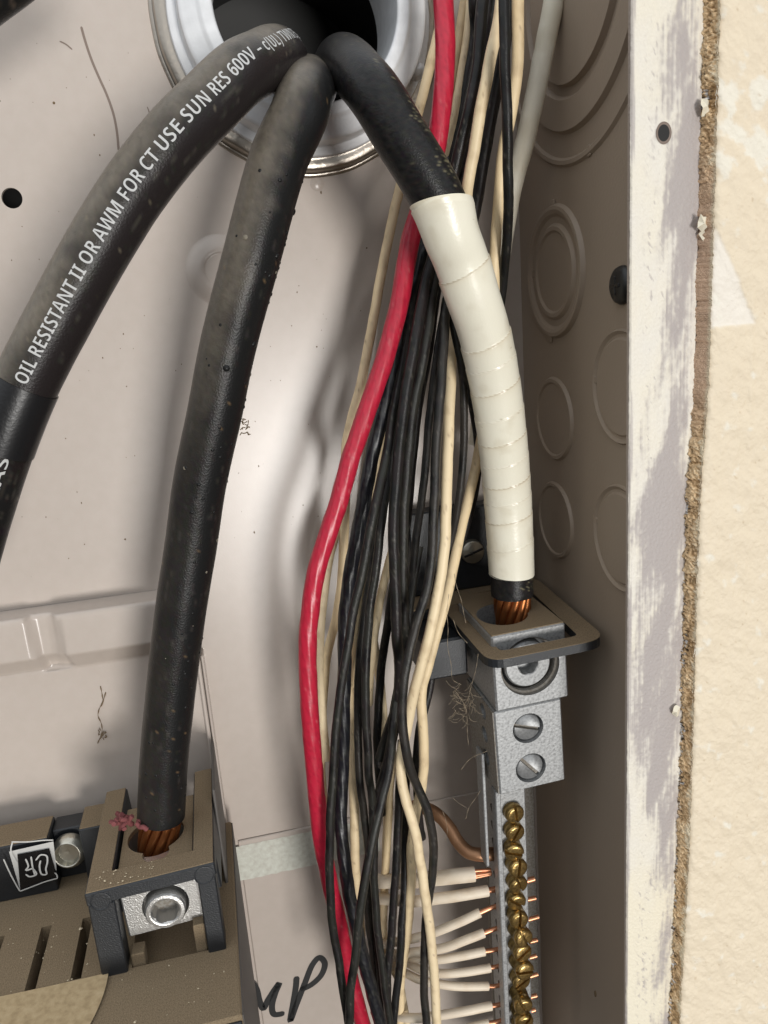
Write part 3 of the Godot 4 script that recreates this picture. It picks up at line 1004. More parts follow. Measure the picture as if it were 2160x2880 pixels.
# ---- the bundle of branch wires
func wire(called: String, kind: String, rad: float, label: String, group: String, pts: Array) -> void:
	var sd := label.length() * 13 + int(absf(pts[0].x * 7 + pts[1].y * 3))
	var n1 := noise(sd, 0.10, 3)
	var n2 := noise(sd + 1, 0.9, 3)
	var rng := RandomNumberGenerator.new()
	rng.seed = sd
	# small bends that no drawn wire is free of
	var path := pts.duplicate()
	var r := Route.new(path, 1.0)
	for k in range(3, r.q.size() - 3):
		var s := k * r.step
		r.q[k] += (r.N[k] * n1.get_noise_2d(s * 0.35, 5) + r.B[k] * n1.get_noise_2d(s * 0.35, 60)) * (0.35 if kind != "neutral" else 0.25)
	var o := thing(called, label, "cable" if kind == "grey" else "wire", r.q[r.q.size() / 2], group)
	var g := Geo.new()
	var phase := rng.randf() * TAU
	var radius := func(s: float, th: float) -> float:
		match kind:
			"red": return rad * (1.0 + 0.022 * sin(9.0 * th + s * 0.55 + phase) + 0.012 * n1.get_noise_2d(s * 3, th))
			"gloss": return rad * (1.0 + 0.026 * sin(7.0 * th + s * 0.6 + phase) + 0.01 * n1.get_noise_2d(s * 3, th))
			"dusty": return rad * (1.0 + 0.035 * sin(6.0 * th + phase) + 0.02 * n2.get_noise_2d(s * 1.5, th * 3))
		return rad * (1.0 + 0.018 * n1.get_noise_2d(s * 2, th * 2))
	var warm := rng.randf_range(0.0, 1.0)
	var tint := func(s: float, th: float) -> Color:
		var q := Vector3(s, cos(th) * rad, sin(th) * rad)
		match kind:
			"red":
				return Color(0.50, 0.018, 0.045).lerp(Color(0.40, 0.015, 0.036), smoothstep(-0.2, 0.5, n2.get_noise_3dv(q))).lerp(Color(0.55, 0.16, 0.16), 0.5 * smoothstep(0.42, 0.6, n2.get_noise_3dv(q * 0.8 + Vector3(90, 0, 0))))
			"gloss":
				return Color(0.010, 0.011, 0.012).lerp(Color(0.035, 0.034, 0.032), smoothstep(0.0, 0.6, n2.get_noise_3dv(q * 0.6)))
			"dusty":
				var c := Color(0.009, 0.009, 0.009).lerp(Color(0.045, 0.041, 0.036), (0.25 + 0.4 * warm) * smoothstep(-0.3, 0.5, n1.get_noise_3dv(q) + 0.5 * cos(th)))
				return c.lerp(Color(0.13, 0.115, 0.095), 0.5 * smoothstep(0.36, 0.6, n2.get_noise_3dv(q)))
			"grey":
				return Color(0.84, 0.79, 0.66).lerp(Color(0.74, 0.68, 0.54), smoothstep(-0.3, 0.5, n1.get_noise_3dv(q)))
			"neutral":
				return Color(0.80, 0.69, 0.54).lerp(Color(0.70, 0.57, 0.42), smoothstep(-0.1, 0.6, n1.get_noise_3dv(q)))
		var cr := Color(0.86, 0.66, 0.38).lerp(Color(0.82, 0.69, 0.48), warm * 0.7)
		cr = cr.lerp(Color(0.50, 0.36, 0.20), 0.45 * smoothstep(0.05, 0.6, n1.get_noise_3dv(q * 1.5)))
		return cr.lerp(Color(0.22, 0.13, 0.06), 0.5 * smoothstep(0.48, 0.62, n2.get_noise_3dv(q * 0.7)))
	var mats := {"red": "red_insulation", "gloss": "red_insulation", "dusty": "black_insulation"}
	var seg := 28 if kind in ["red", "gloss"] else 18
	if kind == "neutral":
		var stop := r.near(pts[-2])
		tube(g, r, radius, tint, seg, 0.0, stop)
		obj("insulation", g, M.cream_insulation, o)
		if rad > 2.5:
			for k in 4:
				g = Geo.new()
				var off := Vector3(0, [1.5, 0.4, -0.7, -1.6][k], [0.2, 1.2, 0.9, -0.2][k])
				var rt := Route.new([pts[-2] + off - Vector3(2, 0, 0), pts[-2] + off, pts[-1] + off * 0.7 + Vector3(2.5, 0, 0)], 0.8)
				tube(g, rt, func(_s, _t): return 0.62, func(_s, _t): return Color.WHITE, 10)
				obj("copper_strand", g, M.copper_bright, o)
		else:
			g = Geo.new()
			var rt := Route.new([pts[-2] - (pts[-1] - pts[-2]).normalized() * 1.5, pts[-2], pts[-1], pts[-1] + Vector3(18.0 + rng.randf_range(-2.5, 3.5), rng.randf_range(-0.5, 0.8), 0)], 0.8)
			tube(g, rt, func(_s, _t): return rad * 0.52, func(_s, _t): return Color.WHITE, 12)
			obj("copper_core", g, M.copper_bright, o)
		return
	tube(g, r, radius, tint, seg)
	obj("insulation", g, M[mats.get(kind, "cream_insulation")], o)


func wires() -> void:
	wire("red_wire", "red", 2.95, "thick red stranded wire, the only red one, bowing out left of the bundle", "", [Vector3(80.23, 96.03, 36.00), Vector3(79.87, 88.14, 38.00), Vector3(78.88, 71.39, 40.00), Vector3(76.05, 54.50, 41.00), Vector3(71.59, 37.74, 40.00), Vector3(65.80, 24.74, 40.00), Vector3(61.75, 9.98, 41.00), Vector3(58.42, -0.32, 42.00), Vector3(50.71, -18.52, 44.00), Vector3(41.93, -36.62, 46.00), Vector3(33.26, -57.85, 48.00), Vector3(25.17, -76.71, 49.00), Vector3(20.58, -96.67, 50.00), Vector3(19.03, -112.61, 50.00), Vector3(18.34, -129.20, 50.00), Vector3(17.93, -144.55, 49.00), Vector3(17.88, -169.83, 47.00), Vector3(19.48, -193.17, 45.00), Vector3(21.25, -211.16, 43.00), Vector3(22.75, -227.65, 42.00), Vector3(24.26, -243.10, 42.00), Vector3(26.51, -261.63, 42.00), Vector3(28.18, -279.68, 42.00)])
	wire("black_wire", "gloss", 2.35, "thickest glossy black stranded wire, just right of the red wire", "", [Vector3(87.82, 54.61, 20.00), Vector3(80.10, 37.31, 24.00), Vector3(72.51, 21.57, 28.00), Vector3(66.73, 8.77, 32.00), Vector3(59.27, -9.90, 37.00), Vector3(53.12, -26.27, 40.00), Vector3(47.33, -42.67, 42.00), Vector3(42.37, -60.17, 43.00), Vector3(37.01, -80.35, 43.00), Vector3(34.07, -96.68, 42.00), Vector3(32.18, -114.87, 42.00), Vector3(30.03, -135.91, 42.00), Vector3(28.22, -151.02, 42.00), Vector3(25.72, -173.83, 44.00), Vector3(25.51, -191.40, 46.00), Vector3(26.86, -209.22, 47.00), Vector3(29.16, -231.67, 47.00), Vector3(32.76, -258.30, 47.00), Vector3(34.70, -276.18, 47.00)])
	wire("black_wire", "dusty", 1.50, "thin black wire hanging in front of the others at the top, beside the grey cable", "thin black wires down the bundle", [Vector3(89.75, 85.75, 60.00), Vector3(89.55, 80.27, 60.00), Vector3(89.41, 69.09, 60.00), Vector3(89.80, 54.01, 59.00), Vector3(90.76, 42.81, 57.00), Vector3(92.13, 32.27, 53.00), Vector3(93.75, 20.02, 46.00), Vector3(95.03, 6.68, 38.00), Vector3(94.27, -10.82, 32.00), Vector3(91.35, -29.37, 28.00)])
	wire("black_wire", "dusty", 1.75, "dusty black wire right of the red one at the top, going under the taped cable", "thin black wires down the bundle", [Vector3(92.04, 93.87, 42.00), Vector3(90.08, 86.42, 43.00), Vector3(87.44, 70.14, 44.00), Vector3(84.44, 57.87, 44.00), Vector3(80.90, 45.75, 42.00), Vector3(77.67, 33.55, 40.00), Vector3(72.97, 21.49, 42.00), Vector3(68.35, 10.77, 44.00), Vector3(65.14, 1.33, 46.00), Vector3(61.67, -9.86, 48.00), Vector3(58.14, -23.53, 49.00), Vector3(55.01, -37.45, 50.00), Vector3(52.45, -51.23, 51.00), Vector3(50.79, -62.78, 52.00), Vector3(49.53, -79.03, 53.00), Vector3(48.80, -100.18, 53.00), Vector3(49.60, -112.65, 50.00), Vector3(48.58, -129.83, 46.00), Vector3(44.32, -149.77, 44.00), Vector3(39.93, -163.59, 44.00)])
	wire("black_wire", "dusty", 1.75, "second dusty black wire from the red one at the top of the bundle", "thin black wires down the bundle", [Vector3(96.52, 94.71, 40.00), Vector3(94.81, 87.54, 40.00), Vector3(90.92, 67.09, 40.00), Vector3(86.92, 50.70, 38.00), Vector3(82.70, 37.67, 38.00), Vector3(76.71, 21.51, 40.00), Vector3(71.60, 10.70, 42.00), Vector3(68.08, -3.41, 44.00), Vector3(65.28, -12.61, 45.00), Vector3(61.87, -24.11, 46.00), Vector3(58.72, -38.26, 47.00), Vector3(55.12, -60.64, 48.00), Vector3(53.40, -81.18, 48.00), Vector3(53.14, -97.86, 47.00), Vector3(53.87, -108.84, 45.00), Vector3(51.77, -123.16, 43.00), Vector3(47.10, -137.51, 41.00), Vector3(42.07, -151.67, 40.00)])
	wire("black_wire", "dusty", 1.90, "black wire between the two whitest wires at the top of the bundle", "thin black wires down the bundle", [Vector3(102.72, 93.93, 36.00), Vector3(100.08, 81.63, 36.00), Vector3(96.72, 67.40, 36.00), Vector3(92.98, 51.21, 35.00), Vector3(89.07, 34.01, 34.00), Vector3(84.35, 16.13, 34.00), Vector3(79.85, 2.01, 36.00), Vector3(76.89, -12.31, 38.00)])
	wire("black_wire", "dusty", 1.45, "thin black wire on the left that crosses over the red wire near the bottom", "thin black wires down the bundle", [Vector3(82.45, 37.22, 24.00), Vector3(76.09, 24.34, 27.00), Vector3(69.77, 11.56, 30.00), Vector3(63.19, -5.45, 36.00), Vector3(57.18, -22.10, 42.00), Vector3(51.79, -38.55, 47.00), Vector3(47.30, -50.61, 51.00), Vector3(44.36, -58.11, 53.00), Vector3(38.92, -76.84, 55.00), Vector3(34.11, -91.33, 56.00), Vector3(30.29, -106.05, 57.00), Vector3(26.97, -121.65, 57.00), Vector3(23.58, -140.89, 57.00), Vector3(20.47, -163.34, 57.00), Vector3(18.79, -181.78, 56.00), Vector3(18.14, -201.25, 55.00), Vector3(19.10, -222.01, 54.00), Vector3(19.98, -246.78, 54.00), Vector3(20.97, -263.64, 54.00)])
	wire("black_wire", "dusty", 1.45, "thin black wire bent like a long bow in the middle of the bundle", "thin black wires down the bundle", [Vector3(79.92, 28.29, 28.00), Vector3(73.83, 14.12, 31.00), Vector3(66.97, -2.83, 34.00), Vector3(61.90, -16.92, 38.00), Vector3(57.34, -31.12, 40.00), Vector3(52.43, -49.92, 42.00), Vector3(49.16, -60.80, 44.00), Vector3(44.74, -80.54, 46.00), Vector3(41.00, -95.89, 47.00), Vector3(38.75, -111.62, 48.00), Vector3(37.41, -128.37, 48.00), Vector3(36.71, -149.79, 47.00), Vector3(37.22, -169.80, 45.00), Vector3(35.77, -195.61, 44.00), Vector3(35.27, -215.55, 44.00), Vector3(35.80, -236.50, 44.00), Vector3(36.93, -262.82, 44.00), Vector3(38.05, -280.71, 44.00)])
	wire("black_wire", "dusty", 1.40, "thin black wire close behind the bow shaped black one", "thin black wires down the bundle", [Vector3(74.71, 13.12, 24.00), Vector3(68.64, -5.89, 26.00), Vector3(62.77, -23.60, 28.00), Vector3(57.59, -40.01, 30.00), Vector3(52.69, -56.59, 32.00), Vector3(47.75, -74.70, 35.00), Vector3(42.47, -92.84, 38.00), Vector3(37.69, -115.04, 40.00), Vector3(35.47, -131.65, 41.00), Vector3(34.07, -152.27, 42.00), Vector3(34.54, -175.75, 41.00), Vector3(35.48, -197.85, 38.00), Vector3(35.24, -219.99, 36.00), Vector3(35.76, -241.53, 36.00), Vector3(36.35, -268.41, 36.00), Vector3(36.71, -289.35, 36.00)])
	wire("black_wire", "dusty", 1.50, "black wire slanting down to the left across the front of the lower bundle", "thin black wires down the bundle", [Vector3(62.49, -76.46, 36.00), Vector3(58.78, -88.31, 39.00), Vector3(55.80, -100.59, 41.00), Vector3(52.81, -112.93, 43.00), Vector3(50.05, -121.88, 45.00), Vector3(46.32, -133.06, 49.00), Vector3(42.52, -146.77, 54.00), Vector3(37.05, -160.66, 58.00), Vector3(31.77, -175.92, 60.00), Vector3(27.96, -193.37, 60.00), Vector3(24.68, -211.49, 60.00), Vector3(21.56, -227.43, 59.00), Vector3(20.12, -242.57, 58.00), Vector3(19.19, -259.64, 57.00)])
	wire("black_wire", "dusty", 1.50, "black wire that swings far to the right between the two cream wires at the bottom", "thin black wires down the bundle", [Vector3(86.95, 33.02, 32.00), Vector3(82.80, 20.24, 36.00), Vector3(77.90, 10.38, 41.00), Vector3(73.61, 2.13, 46.00), Vector3(71.32, -8.79, 49.00), Vector3(68.19, -24.23, 52.00), Vector3(65.03, -42.75, 54.00), Vector3(62.83, -59.78, 56.00), Vector3(61.75, -70.52, 57.00), Vector3(59.09, -82.09, 58.00), Vector3(55.15, -92.03, 59.00), Vector3(51.34, -102.04, 60.00), Vector3(48.66, -110.73, 61.00), Vector3(47.14, -121.83, 61.00), Vector3(46.96, -133.44, 61.00), Vector3(48.28, -143.15, 60.00), Vector3(51.56, -155.08, 58.00), Vector3(54.06, -164.02, 57.00), Vector3(55.62, -178.72, 56.00), Vector3(54.35, -195.75, 54.00), Vector3(53.05, -206.86, 52.00), Vector3(51.65, -221.74, 50.00), Vector3(50.03, -242.10, 50.00), Vector3(49.98, -260.59, 50.00), Vector3(50.03, -277.91, 50.00)])
	wire("black_wire", "dusty", 1.30, "thin black wire curving along the left edge of the white tape", "thin black wires down the bundle", [Vector3(83.45, 27.12, 36.00), Vector3(78.74, 14.55, 40.00), Vector3(75.43, 4.84, 44.00), Vector3(75.99, -4.00, 45.00), Vector3(77.33, -15.85, 46.00), Vector3(77.68, -30.42, 46.00), Vector3(76.80, -45.46, 45.00), Vector3(75.04, -61.80, 43.00), Vector3(73.23, -71.66, 41.00), Vector3(70.14, -85.29, 38.00), Vector3(67.59, -98.19, 34.00)])
	wire("black_wire", "dusty", 1.50, "black wire tucked behind the lower half of the white tape", "thin black wires down the bundle", [Vector3(87.36, 11.01, 22.00), Vector3(86.33, -2.62, 24.00), Vector3(86.30, -16.47, 26.00), Vector3(87.21, -32.25, 27.00), Vector3(88.10, -49.39, 28.00), Vector3(84.25, -65.83, 30.00), Vector3(79.01, -78.43, 31.00), Vector3(73.93, -93.23, 31.00), Vector3(69.72, -106.69, 31.00), Vector3(66.54, -120.15, 32.00), Vector3(62.84, -134.30, 34.00), Vector3(57.98, -145.52, 37.00), Vector3(55.60, -159.32, 38.00), Vector3(55.76, -176.32, 36.00), Vector3(57.41, -193.56, 32.00)])
	wire("black_wire", "dusty", 1.35, "thin black wire left of the cream wires, lost behind the bow in the middle", "thin black wires down the bundle", [Vector3(90.30, 35.49, 24.00), Vector3(84.52, 19.70, 26.00), Vector3(78.79, 2.33, 28.00), Vector3(74.38, -13.82, 30.00), Vector3(70.57, -30.18, 32.00), Vector3(67.27, -48.35, 34.00), Vector3(63.74, -64.51, 36.00), Vector3(59.93, -79.82, 38.00), Vector3(56.81, -95.74, 39.00), Vector3(54.61, -110.19, 38.00), Vector3(52.09, -124.78, 36.00), Vector3(48.48, -141.54, 34.00), Vector3(44.23, -160.54, 32.00)])
	wire("black_wire", "dusty", 1.50, "black wire straight down the right side of the lower bundle", "thin black wires down the bundle", [Vector3(50.62, -146.06, 40.00), Vector3(48.36, -161.50, 42.00), Vector3(46.78, -173.19, 43.00), Vector3(44.58, -192.10, 43.00), Vector3(42.14, -211.54, 43.00), Vector3(39.88, -228.08, 43.00), Vector3(37.46, -243.93, 43.00), Vector3(36.70, -264.88, 42.00), Vector3(36.54, -282.48, 42.00)])
	wire("black_wire", "dusty", 1.50, "black wire against the right side of its straight neighbour at the bottom", "thin black wires down the bundle", [Vector3(53.32, -158.21, 33.00), Vector3(50.97, -179.84, 35.00), Vector3(48.23, -203.54, 38.00), Vector3(45.56, -221.86, 40.00), Vector3(42.85, -242.40, 40.00), Vector3(40.04, -258.66, 40.00), Vector3(37.50, -275.87, 40.00)])
	wire("black_wire", "dusty", 1.40, "black wire half hidden behind the slanting black wire near the bottom", "thin black wires down the bundle", [Vector3(48.62, -155.15, 30.00), Vector3(44.33, -167.24, 34.00), Vector3(39.73, -179.77, 37.00), Vector3(35.79, -193.92, 38.00), Vector3(33.47, -212.42, 37.00), Vector3(33.69, -233.20, 35.00), Vector3(34.68, -254.16, 34.00), Vector3(35.60, -279.51, 34.00)])
	wire("black_wire", "dusty", 1.60, "black wire at the back of the bundle's dark middle, above the lug", "thin black wires down the bundle", [Vector3(98.68, 73.13, 12.00), Vector3(92.88, 51.50, 14.00), Vector3(85.44, 31.04, 16.00), Vector3(79.46, 8.70, 18.00), Vector3(74.30, -12.55, 20.00), Vector3(68.23, -34.10, 22.00), Vector3(62.90, -56.12, 24.00), Vector3(58.27, -79.21, 24.00), Vector3(53.13, -103.07, 24.00), Vector3(47.81, -127.79, 24.00), Vector3(44.23, -152.67, 26.00), Vector3(43.45, -184.27, 26.00)])
	wire("black_wire", "dusty", 1.60, "dark brownish black wire beside the red wire at the very top", "thin black wires down the bundle", [Vector3(92.25, 98.54, 30.00), Vector3(92.15, 89.89, 30.00), Vector3(92.89, 84.28, 28.00), Vector3(90.89, 71.98, 26.00), Vector3(88.15, 59.19, 24.00), Vector3(84.26, 44.35, 23.00), Vector3(80.23, 29.04, 22.00), Vector3(76.21, 11.55, 24.00), Vector3(71.83, -6.13, 26.00), Vector3(68.22, -25.73, 27.00), Vector3(64.68, -45.83, 28.00), Vector3(61.14, -66.70, 28.00), Vector3(57.77, -86.59, 28.00)])
	wire("cream_wire", "cream", 1.60, "cream wire left of the red wire, alone over the shadow on the back panel", "cream insulated wires down the bundle", [Vector3(91.21, 107.00, 18.00), Vector3(87.22, 98.01, 18.00), Vector3(84.50, 87.61, 18.00), Vector3(82.42, 81.02, 18.00), Vector3(76.33, 64.30, 19.00), Vector3(67.85, 41.59, 22.00), Vector3(60.11, 19.23, 25.00), Vector3(54.29, 0.20, 28.00), Vector3(48.31, -19.14, 30.00), Vector3(44.64, -29.29, 31.00), Vector3(41.26, -39.55, 32.00), Vector3(40.09, -55.47, 30.00), Vector3(38.67, -68.49, 29.00), Vector3(36.11, -86.83, 28.00), Vector3(32.61, -102.19, 27.00), Vector3(28.39, -115.66, 27.00), Vector3(25.24, -133.27, 27.00), Vector3(22.67, -155.32, 27.00), Vector3(21.53, -182.50, 27.00), Vector3(21.72, -198.05, 28.00)])
	wire("cream_wire", "cream", 1.60, "pale wire half hidden along the right edge of the red wire's bow", "cream insulated wires down the bundle", [Vector3(42.39, -48.82, 24.00), Vector3(37.95, -64.19, 26.00), Vector3(32.42, -77.27, 30.00), Vector3(29.25, -87.52, 33.00), Vector3(26.80, -98.56, 34.00), Vector3(24.83, -115.91, 33.00), Vector3(24.44, -135.25, 30.00), Vector3(24.70, -155.74, 27.00)])
	wire("cream_wire", "cream", 1.55, "tan wire in shade right of the red wire at the top", "cream insulated wires down the bundle", [Vector3(95.18, 103.41, 24.00), Vector3(93.51, 93.31, 24.00), Vector3(91.80, 83.03, 24.00), Vector3(89.29, 72.56, 24.00), Vector3(86.59, 61.92, 24.00), Vector3(83.95, 50.12, 22.00), Vector3(79.76, 37.95, 20.00), Vector3(73.79, 23.77, 20.00), Vector3(68.15, 6.31, 20.00)])
	wire("cream_wire", "cream", 1.75, "bright cream wire from the top passing under the taped cable's collar", "cream insulated wires down the bundle", [Vector3(93.47, 87.36, 50.00), Vector3(92.20, 79.27, 50.00), Vector3(90.11, 72.24, 50.00), Vector3(87.15, 61.53, 50.00), Vector3(85.00, 52.43, 49.00), Vector3(83.60, 43.78, 47.00), Vector3(82.64, 36.50, 45.00), Vector3(82.75, 27.99, 40.00), Vector3(82.03, 16.26, 34.00), Vector3(79.10, 5.01, 34.00), Vector3(77.18, -4.03, 37.00), Vector3(75.26, -15.84, 42.00), Vector3(73.18, -25.16, 46.00), Vector3(70.69, -39.12, 50.00), Vector3(68.48, -51.11, 53.00), Vector3(67.03, -60.54, 55.00), Vector3(66.02, -70.32, 56.00), Vector3(63.95, -79.89, 57.00), Vector3(61.09, -89.57, 58.00), Vector3(58.17, -99.73, 58.00), Vector3(55.16, -110.32, 57.00), Vector3(52.44, -121.89, 55.00), Vector3(49.94, -133.88, 53.00), Vector3(47.13, -145.60, 52.00), Vector3(46.59, -151.99, 53.00), Vector3(47.44, -159.81, 54.00), Vector3(49.67, -171.70, 55.00), Vector3(50.85, -184.50, 55.00), Vector3(51.56, -197.50, 55.00), Vector3(52.53, -211.57, 54.00), Vector3(53.17, -226.18, 53.00), Vector3(53.82, -241.26, 52.00), Vector3(53.29, -259.52, 52.00), Vector3(52.49, -276.46, 52.00)])
	wire("cream_wire", "cream", 1.75, "bright cream wire at the very top right, next to the grey sheathed cable", "cream insulated wires down the bundle", [Vector3(99.21, 89.33, 48.00), Vector3(98.92, 84.68, 48.00), Vector3(98.56, 69.54, 47.00), Vector3(96.84, 57.53, 46.00), Vector3(94.56, 45.35, 44.00), Vector3(93.17, 31.29, 42.00), Vector3(92.13, 16.16, 40.00), Vector3(92.25, 3.99, 38.00), Vector3(92.84, -13.74, 32.00), Vector3(90.36, -35.45, 30.00), Vector3(85.93, -50.79, 32.00), Vector3(80.23, -64.00, 36.00), Vector3(75.91, -73.92, 40.00), Vector3(71.59, -84.46, 44.00), Vector3(67.13, -95.14, 47.00), Vector3(63.13, -105.78, 48.00), Vector3(59.79, -115.37, 48.00), Vector3(57.59, -121.84, 48.00), Vector3(56.67, -128.61, 48.00), Vector3(56.75, -137.97, 48.00), Vector3(56.74, -150.61, 47.00), Vector3(55.70, -162.72, 45.00), Vector3(53.29, -175.58, 42.00), Vector3(51.33, -189.48, 40.00), Vector3(50.47, -202.53, 40.00), Vector3(48.86, -215.88, 40.00), Vector3(47.07, -231.26, 38.00), Vector3(44.03, -250.55, 36.00), Vector3(42.94, -268.00, 34.00), Vector3(41.95, -293.37, 34.00)])
	wire("cream_wire", "cream", 1.50, "short cream wire showing between two black ones above the bundle's middle", "cream insulated wires down the bundle", [Vector3(59.52, -68.64, 26.00), Vector3(54.93, -77.08, 30.00), Vector3(50.93, -86.89, 32.00), Vector3(46.97, -98.39, 34.00), Vector3(44.06, -109.64, 35.00), Vector3(42.27, -120.35, 34.00), Vector3(41.62, -134.87, 30.00)])
	wire("cream_wire", "cream", 1.50, "sliver of white wire between the left pair of black wires", "cream insulated wires down the bundle", [Vector3(48.23, -67.86, 30.00), Vector3(44.54, -78.40, 32.00), Vector3(41.84, -86.74, 34.00), Vector3(39.70, -98.57, 35.00), Vector3(38.22, -110.81, 34.00), Vector3(37.00, -126.67, 30.00)])
	wire("cream_wire", "cream", 1.60, "tan wire in shade behind the bow in the middle of the bundle", "cream insulated wires down the bundle", [Vector3(46.43, -107.12, 20.00), Vector3(47.01, -121.10, 22.00), Vector3(47.78, -135.80, 23.00), Vector3(47.99, -147.34, 23.00), Vector3(46.48, -162.72, 23.00), Vector3(46.47, -179.38, 24.00), Vector3(45.36, -194.37, 24.00), Vector3(43.24, -212.89, 24.00), Vector3(40.74, -236.28, 24.00), Vector3(40.17, -254.18, 24.00)])
	wire("cream_wire", "cream", 1.75, "white wire between black ones low in the bundle, right of the red wire", "cream insulated wires down the bundle", [Vector3(35.50, -129.27, 24.00), Vector3(34.51, -142.53, 27.00), Vector3(33.29, -158.20, 32.00), Vector3(31.94, -175.92, 34.00), Vector3(30.83, -195.54, 34.00), Vector3(30.60, -213.74, 32.00), Vector3(30.97, -234.43, 28.00)])
	wire("cream_wire", "cream", 1.50, "cream wire low in the bundle behind the straight black pair", "cream insulated wires down the bundle", [Vector3(50.84, -148.44, 22.00), Vector3(49.36, -164.72, 24.00), Vector3(47.00, -178.18, 26.00), Vector3(45.37, -192.94, 26.00), Vector3(43.75, -204.87, 26.00), Vector3(42.06, -221.23, 24.00)])
	wire("cream_wire", "cream", 1.50, "tan wire in shade between the red wire's top and the dusty black pair", "cream insulated wires down the bundle", [Vector3(96.46, 106.62, 16.00), Vector3(93.43, 92.26, 16.00), Vector3(90.47, 80.26, 16.00), Vector3(85.96, 63.92, 16.00), Vector3(81.48, 47.34, 15.00), Vector3(77.10, 31.67, 14.00), Vector3(71.05, 14.02, 14.00), Vector3(66.13, -2.60, 14.00), Vector3(62.43, -18.17, 13.00), Vector3(57.90, -39.13, 12.00), Vector3(52.55, -64.09, 12.00), Vector3(47.70, -90.08, 12.00), Vector3(42.55, -120.45, 13.00), Vector3(37.36, -150.07, 14.00)])
	wire("grey_cable", "grey", 3.10, "grey-white sheathed cable at the right of the bundle, nearest the side wall", "", [Vector3(115.10, 93.77, 40.00), Vector3(113.51, 87.69, 40.00), Vector3(108.86, 67.20, 39.00), Vector3(105.38, 52.72, 37.00), Vector3(101.35, 37.67, 34.00), Vector3(99.23, 24.19, 31.00), Vector3(97.82, 11.48, 28.00), Vector3(96.22, -4.87, 24.00), Vector3(94.46, -25.43, 20.00), Vector3(91.09, -46.87, 18.00)])
	wire("neutral_wire", "neutral", 2.75, "thickest white neutral wire, topmost at the bar, with three bare copper strands", "white neutral wires fanned into the bar", [Vector3(34.91, -215.36, 22.00), Vector3(41.65, -213.89, 26.00), Vector3(51.29, -210.78, 33.00), Vector3(59.29, -207.67, 38.00), Vector3(66.11, -205.36, 42.00), Vector3(73.58, -204.67, 44.00), Vector3(77.65, -205.23, 44.00)])
	wire("neutral_wire", "neutral", 2.10, "white neutral wire second from the top at the bar, thick", "white neutral wires fanned into the bar", [Vector3(34.63, -223.81, 20.00), Vector3(41.04, -221.99, 26.00), Vector3(46.66, -219.20, 32.00), Vector3(52.27, -216.87, 37.00), Vector3(58.88, -214.94, 40.00), Vector3(69.03, -213.41, 43.00), Vector3(78.36, -213.24, 44.00), Vector3(80.71, -213.37, 44.00)])
	wire("neutral_wire", "neutral", 1.70, "white neutral wire third from the top at the bar, rising steeply", "white neutral wires fanned into the bar", [Vector3(38.47, -245.13, 24.00), Vector3(43.83, -239.69, 30.00), Vector3(48.51, -235.24, 35.00), Vector3(53.47, -232.41, 38.00), Vector3(59.00, -228.85, 41.00), Vector3(67.20, -225.26, 43.00), Vector3(75.37, -222.20, 44.00), Vector3(80.08, -221.22, 44.00)])
	wire("neutral_wire", "neutral", 1.70, "white neutral wire fourth from the top at the bar, rising gently", "white neutral wires fanned into the bar", [Vector3(37.67, -249.82, 26.00), Vector3(43.18, -245.38, 31.00), Vector3(47.90, -240.46, 36.00), Vector3(54.05, -238.50, 39.00), Vector3(60.74, -236.28, 42.00), Vector3(68.33, -233.18, 44.00), Vector3(76.51, -231.92, 44.00), Vector3(80.31, -231.33, 44.00)])
	wire("neutral_wire", "neutral", 1.65, "white neutral wire fifth from the top at the bar, nearly level", "white neutral wires fanned into the bar", [Vector3(38.79, -252.71, 20.00), Vector3(44.14, -249.05, 26.00), Vector3(47.94, -246.04, 32.00), Vector3(52.81, -242.93, 38.00), Vector3(58.24, -241.90, 41.00), Vector3(66.41, -240.87, 43.00), Vector3(76.14, -240.43, 44.00), Vector3(80.24, -240.88, 44.00)])
	wire("neutral_wire", "neutral", 1.60, "white neutral wire sixth from the top at the bar, sagging a little", "white neutral wires fanned into the bar", [Vector3(40.49, -253.51, 18.00), Vector3(45.29, -250.89, 26.00), Vector3(48.94, -250.06, 32.00), Vector3(52.71, -249.13, 37.00), Vector3(58.49, -248.53, 41.00), Vector3(67.27, -248.75, 43.00), Vector3(78.65, -248.80, 44.00), Vector3(80.24, -248.91, 44.00)])
	wire("neutral_wire", "neutral", 1.60, "white neutral wire seventh from the top at the bar, sagging most", "white neutral wires fanned into the bar", [Vector3(39.59, -253.37, 22.00), Vector3(43.57, -253.61, 27.00), Vector3(46.80, -253.54, 32.00), Vector3(51.80, -253.53, 37.00), Vector3(58.82, -253.70, 41.00), Vector3(67.57, -255.47, 43.00), Vector3(77.02, -257.18, 44.00), Vector3(79.88, -258.05, 44.00)])
	wire("neutral_wire", "neutral", 1.70, "white neutral wire near the bottom edge, lone below the fan", "white neutral wires fanned into the bar", [Vector3(33.45, -276.73, 24.00), Vector3(39.73, -272.30, 32.00), Vector3(45.03, -269.87, 37.00), Vector3(50.65, -268.49, 40.00), Vector3(58.99, -267.66, 42.00), Vector3(68.61, -266.33, 44.00), Vector3(78.23, -267.14, 44.00), Vector3(79.84, -267.42, 44.00)])
	wire("neutral_wire", "neutral", 1.60, "white neutral wire in the bottom corner, cut by the picture's lower edge", "white neutral wires fanned into the bar", [Vector3(54.84, -282.72, 38.00), Vector3(61.27, -278.44, 41.00), Vector3(68.49, -275.92, 43.00), Vector3(75.96, -274.94, 44.00), Vector3(79.20, -275.44, 44.00)])
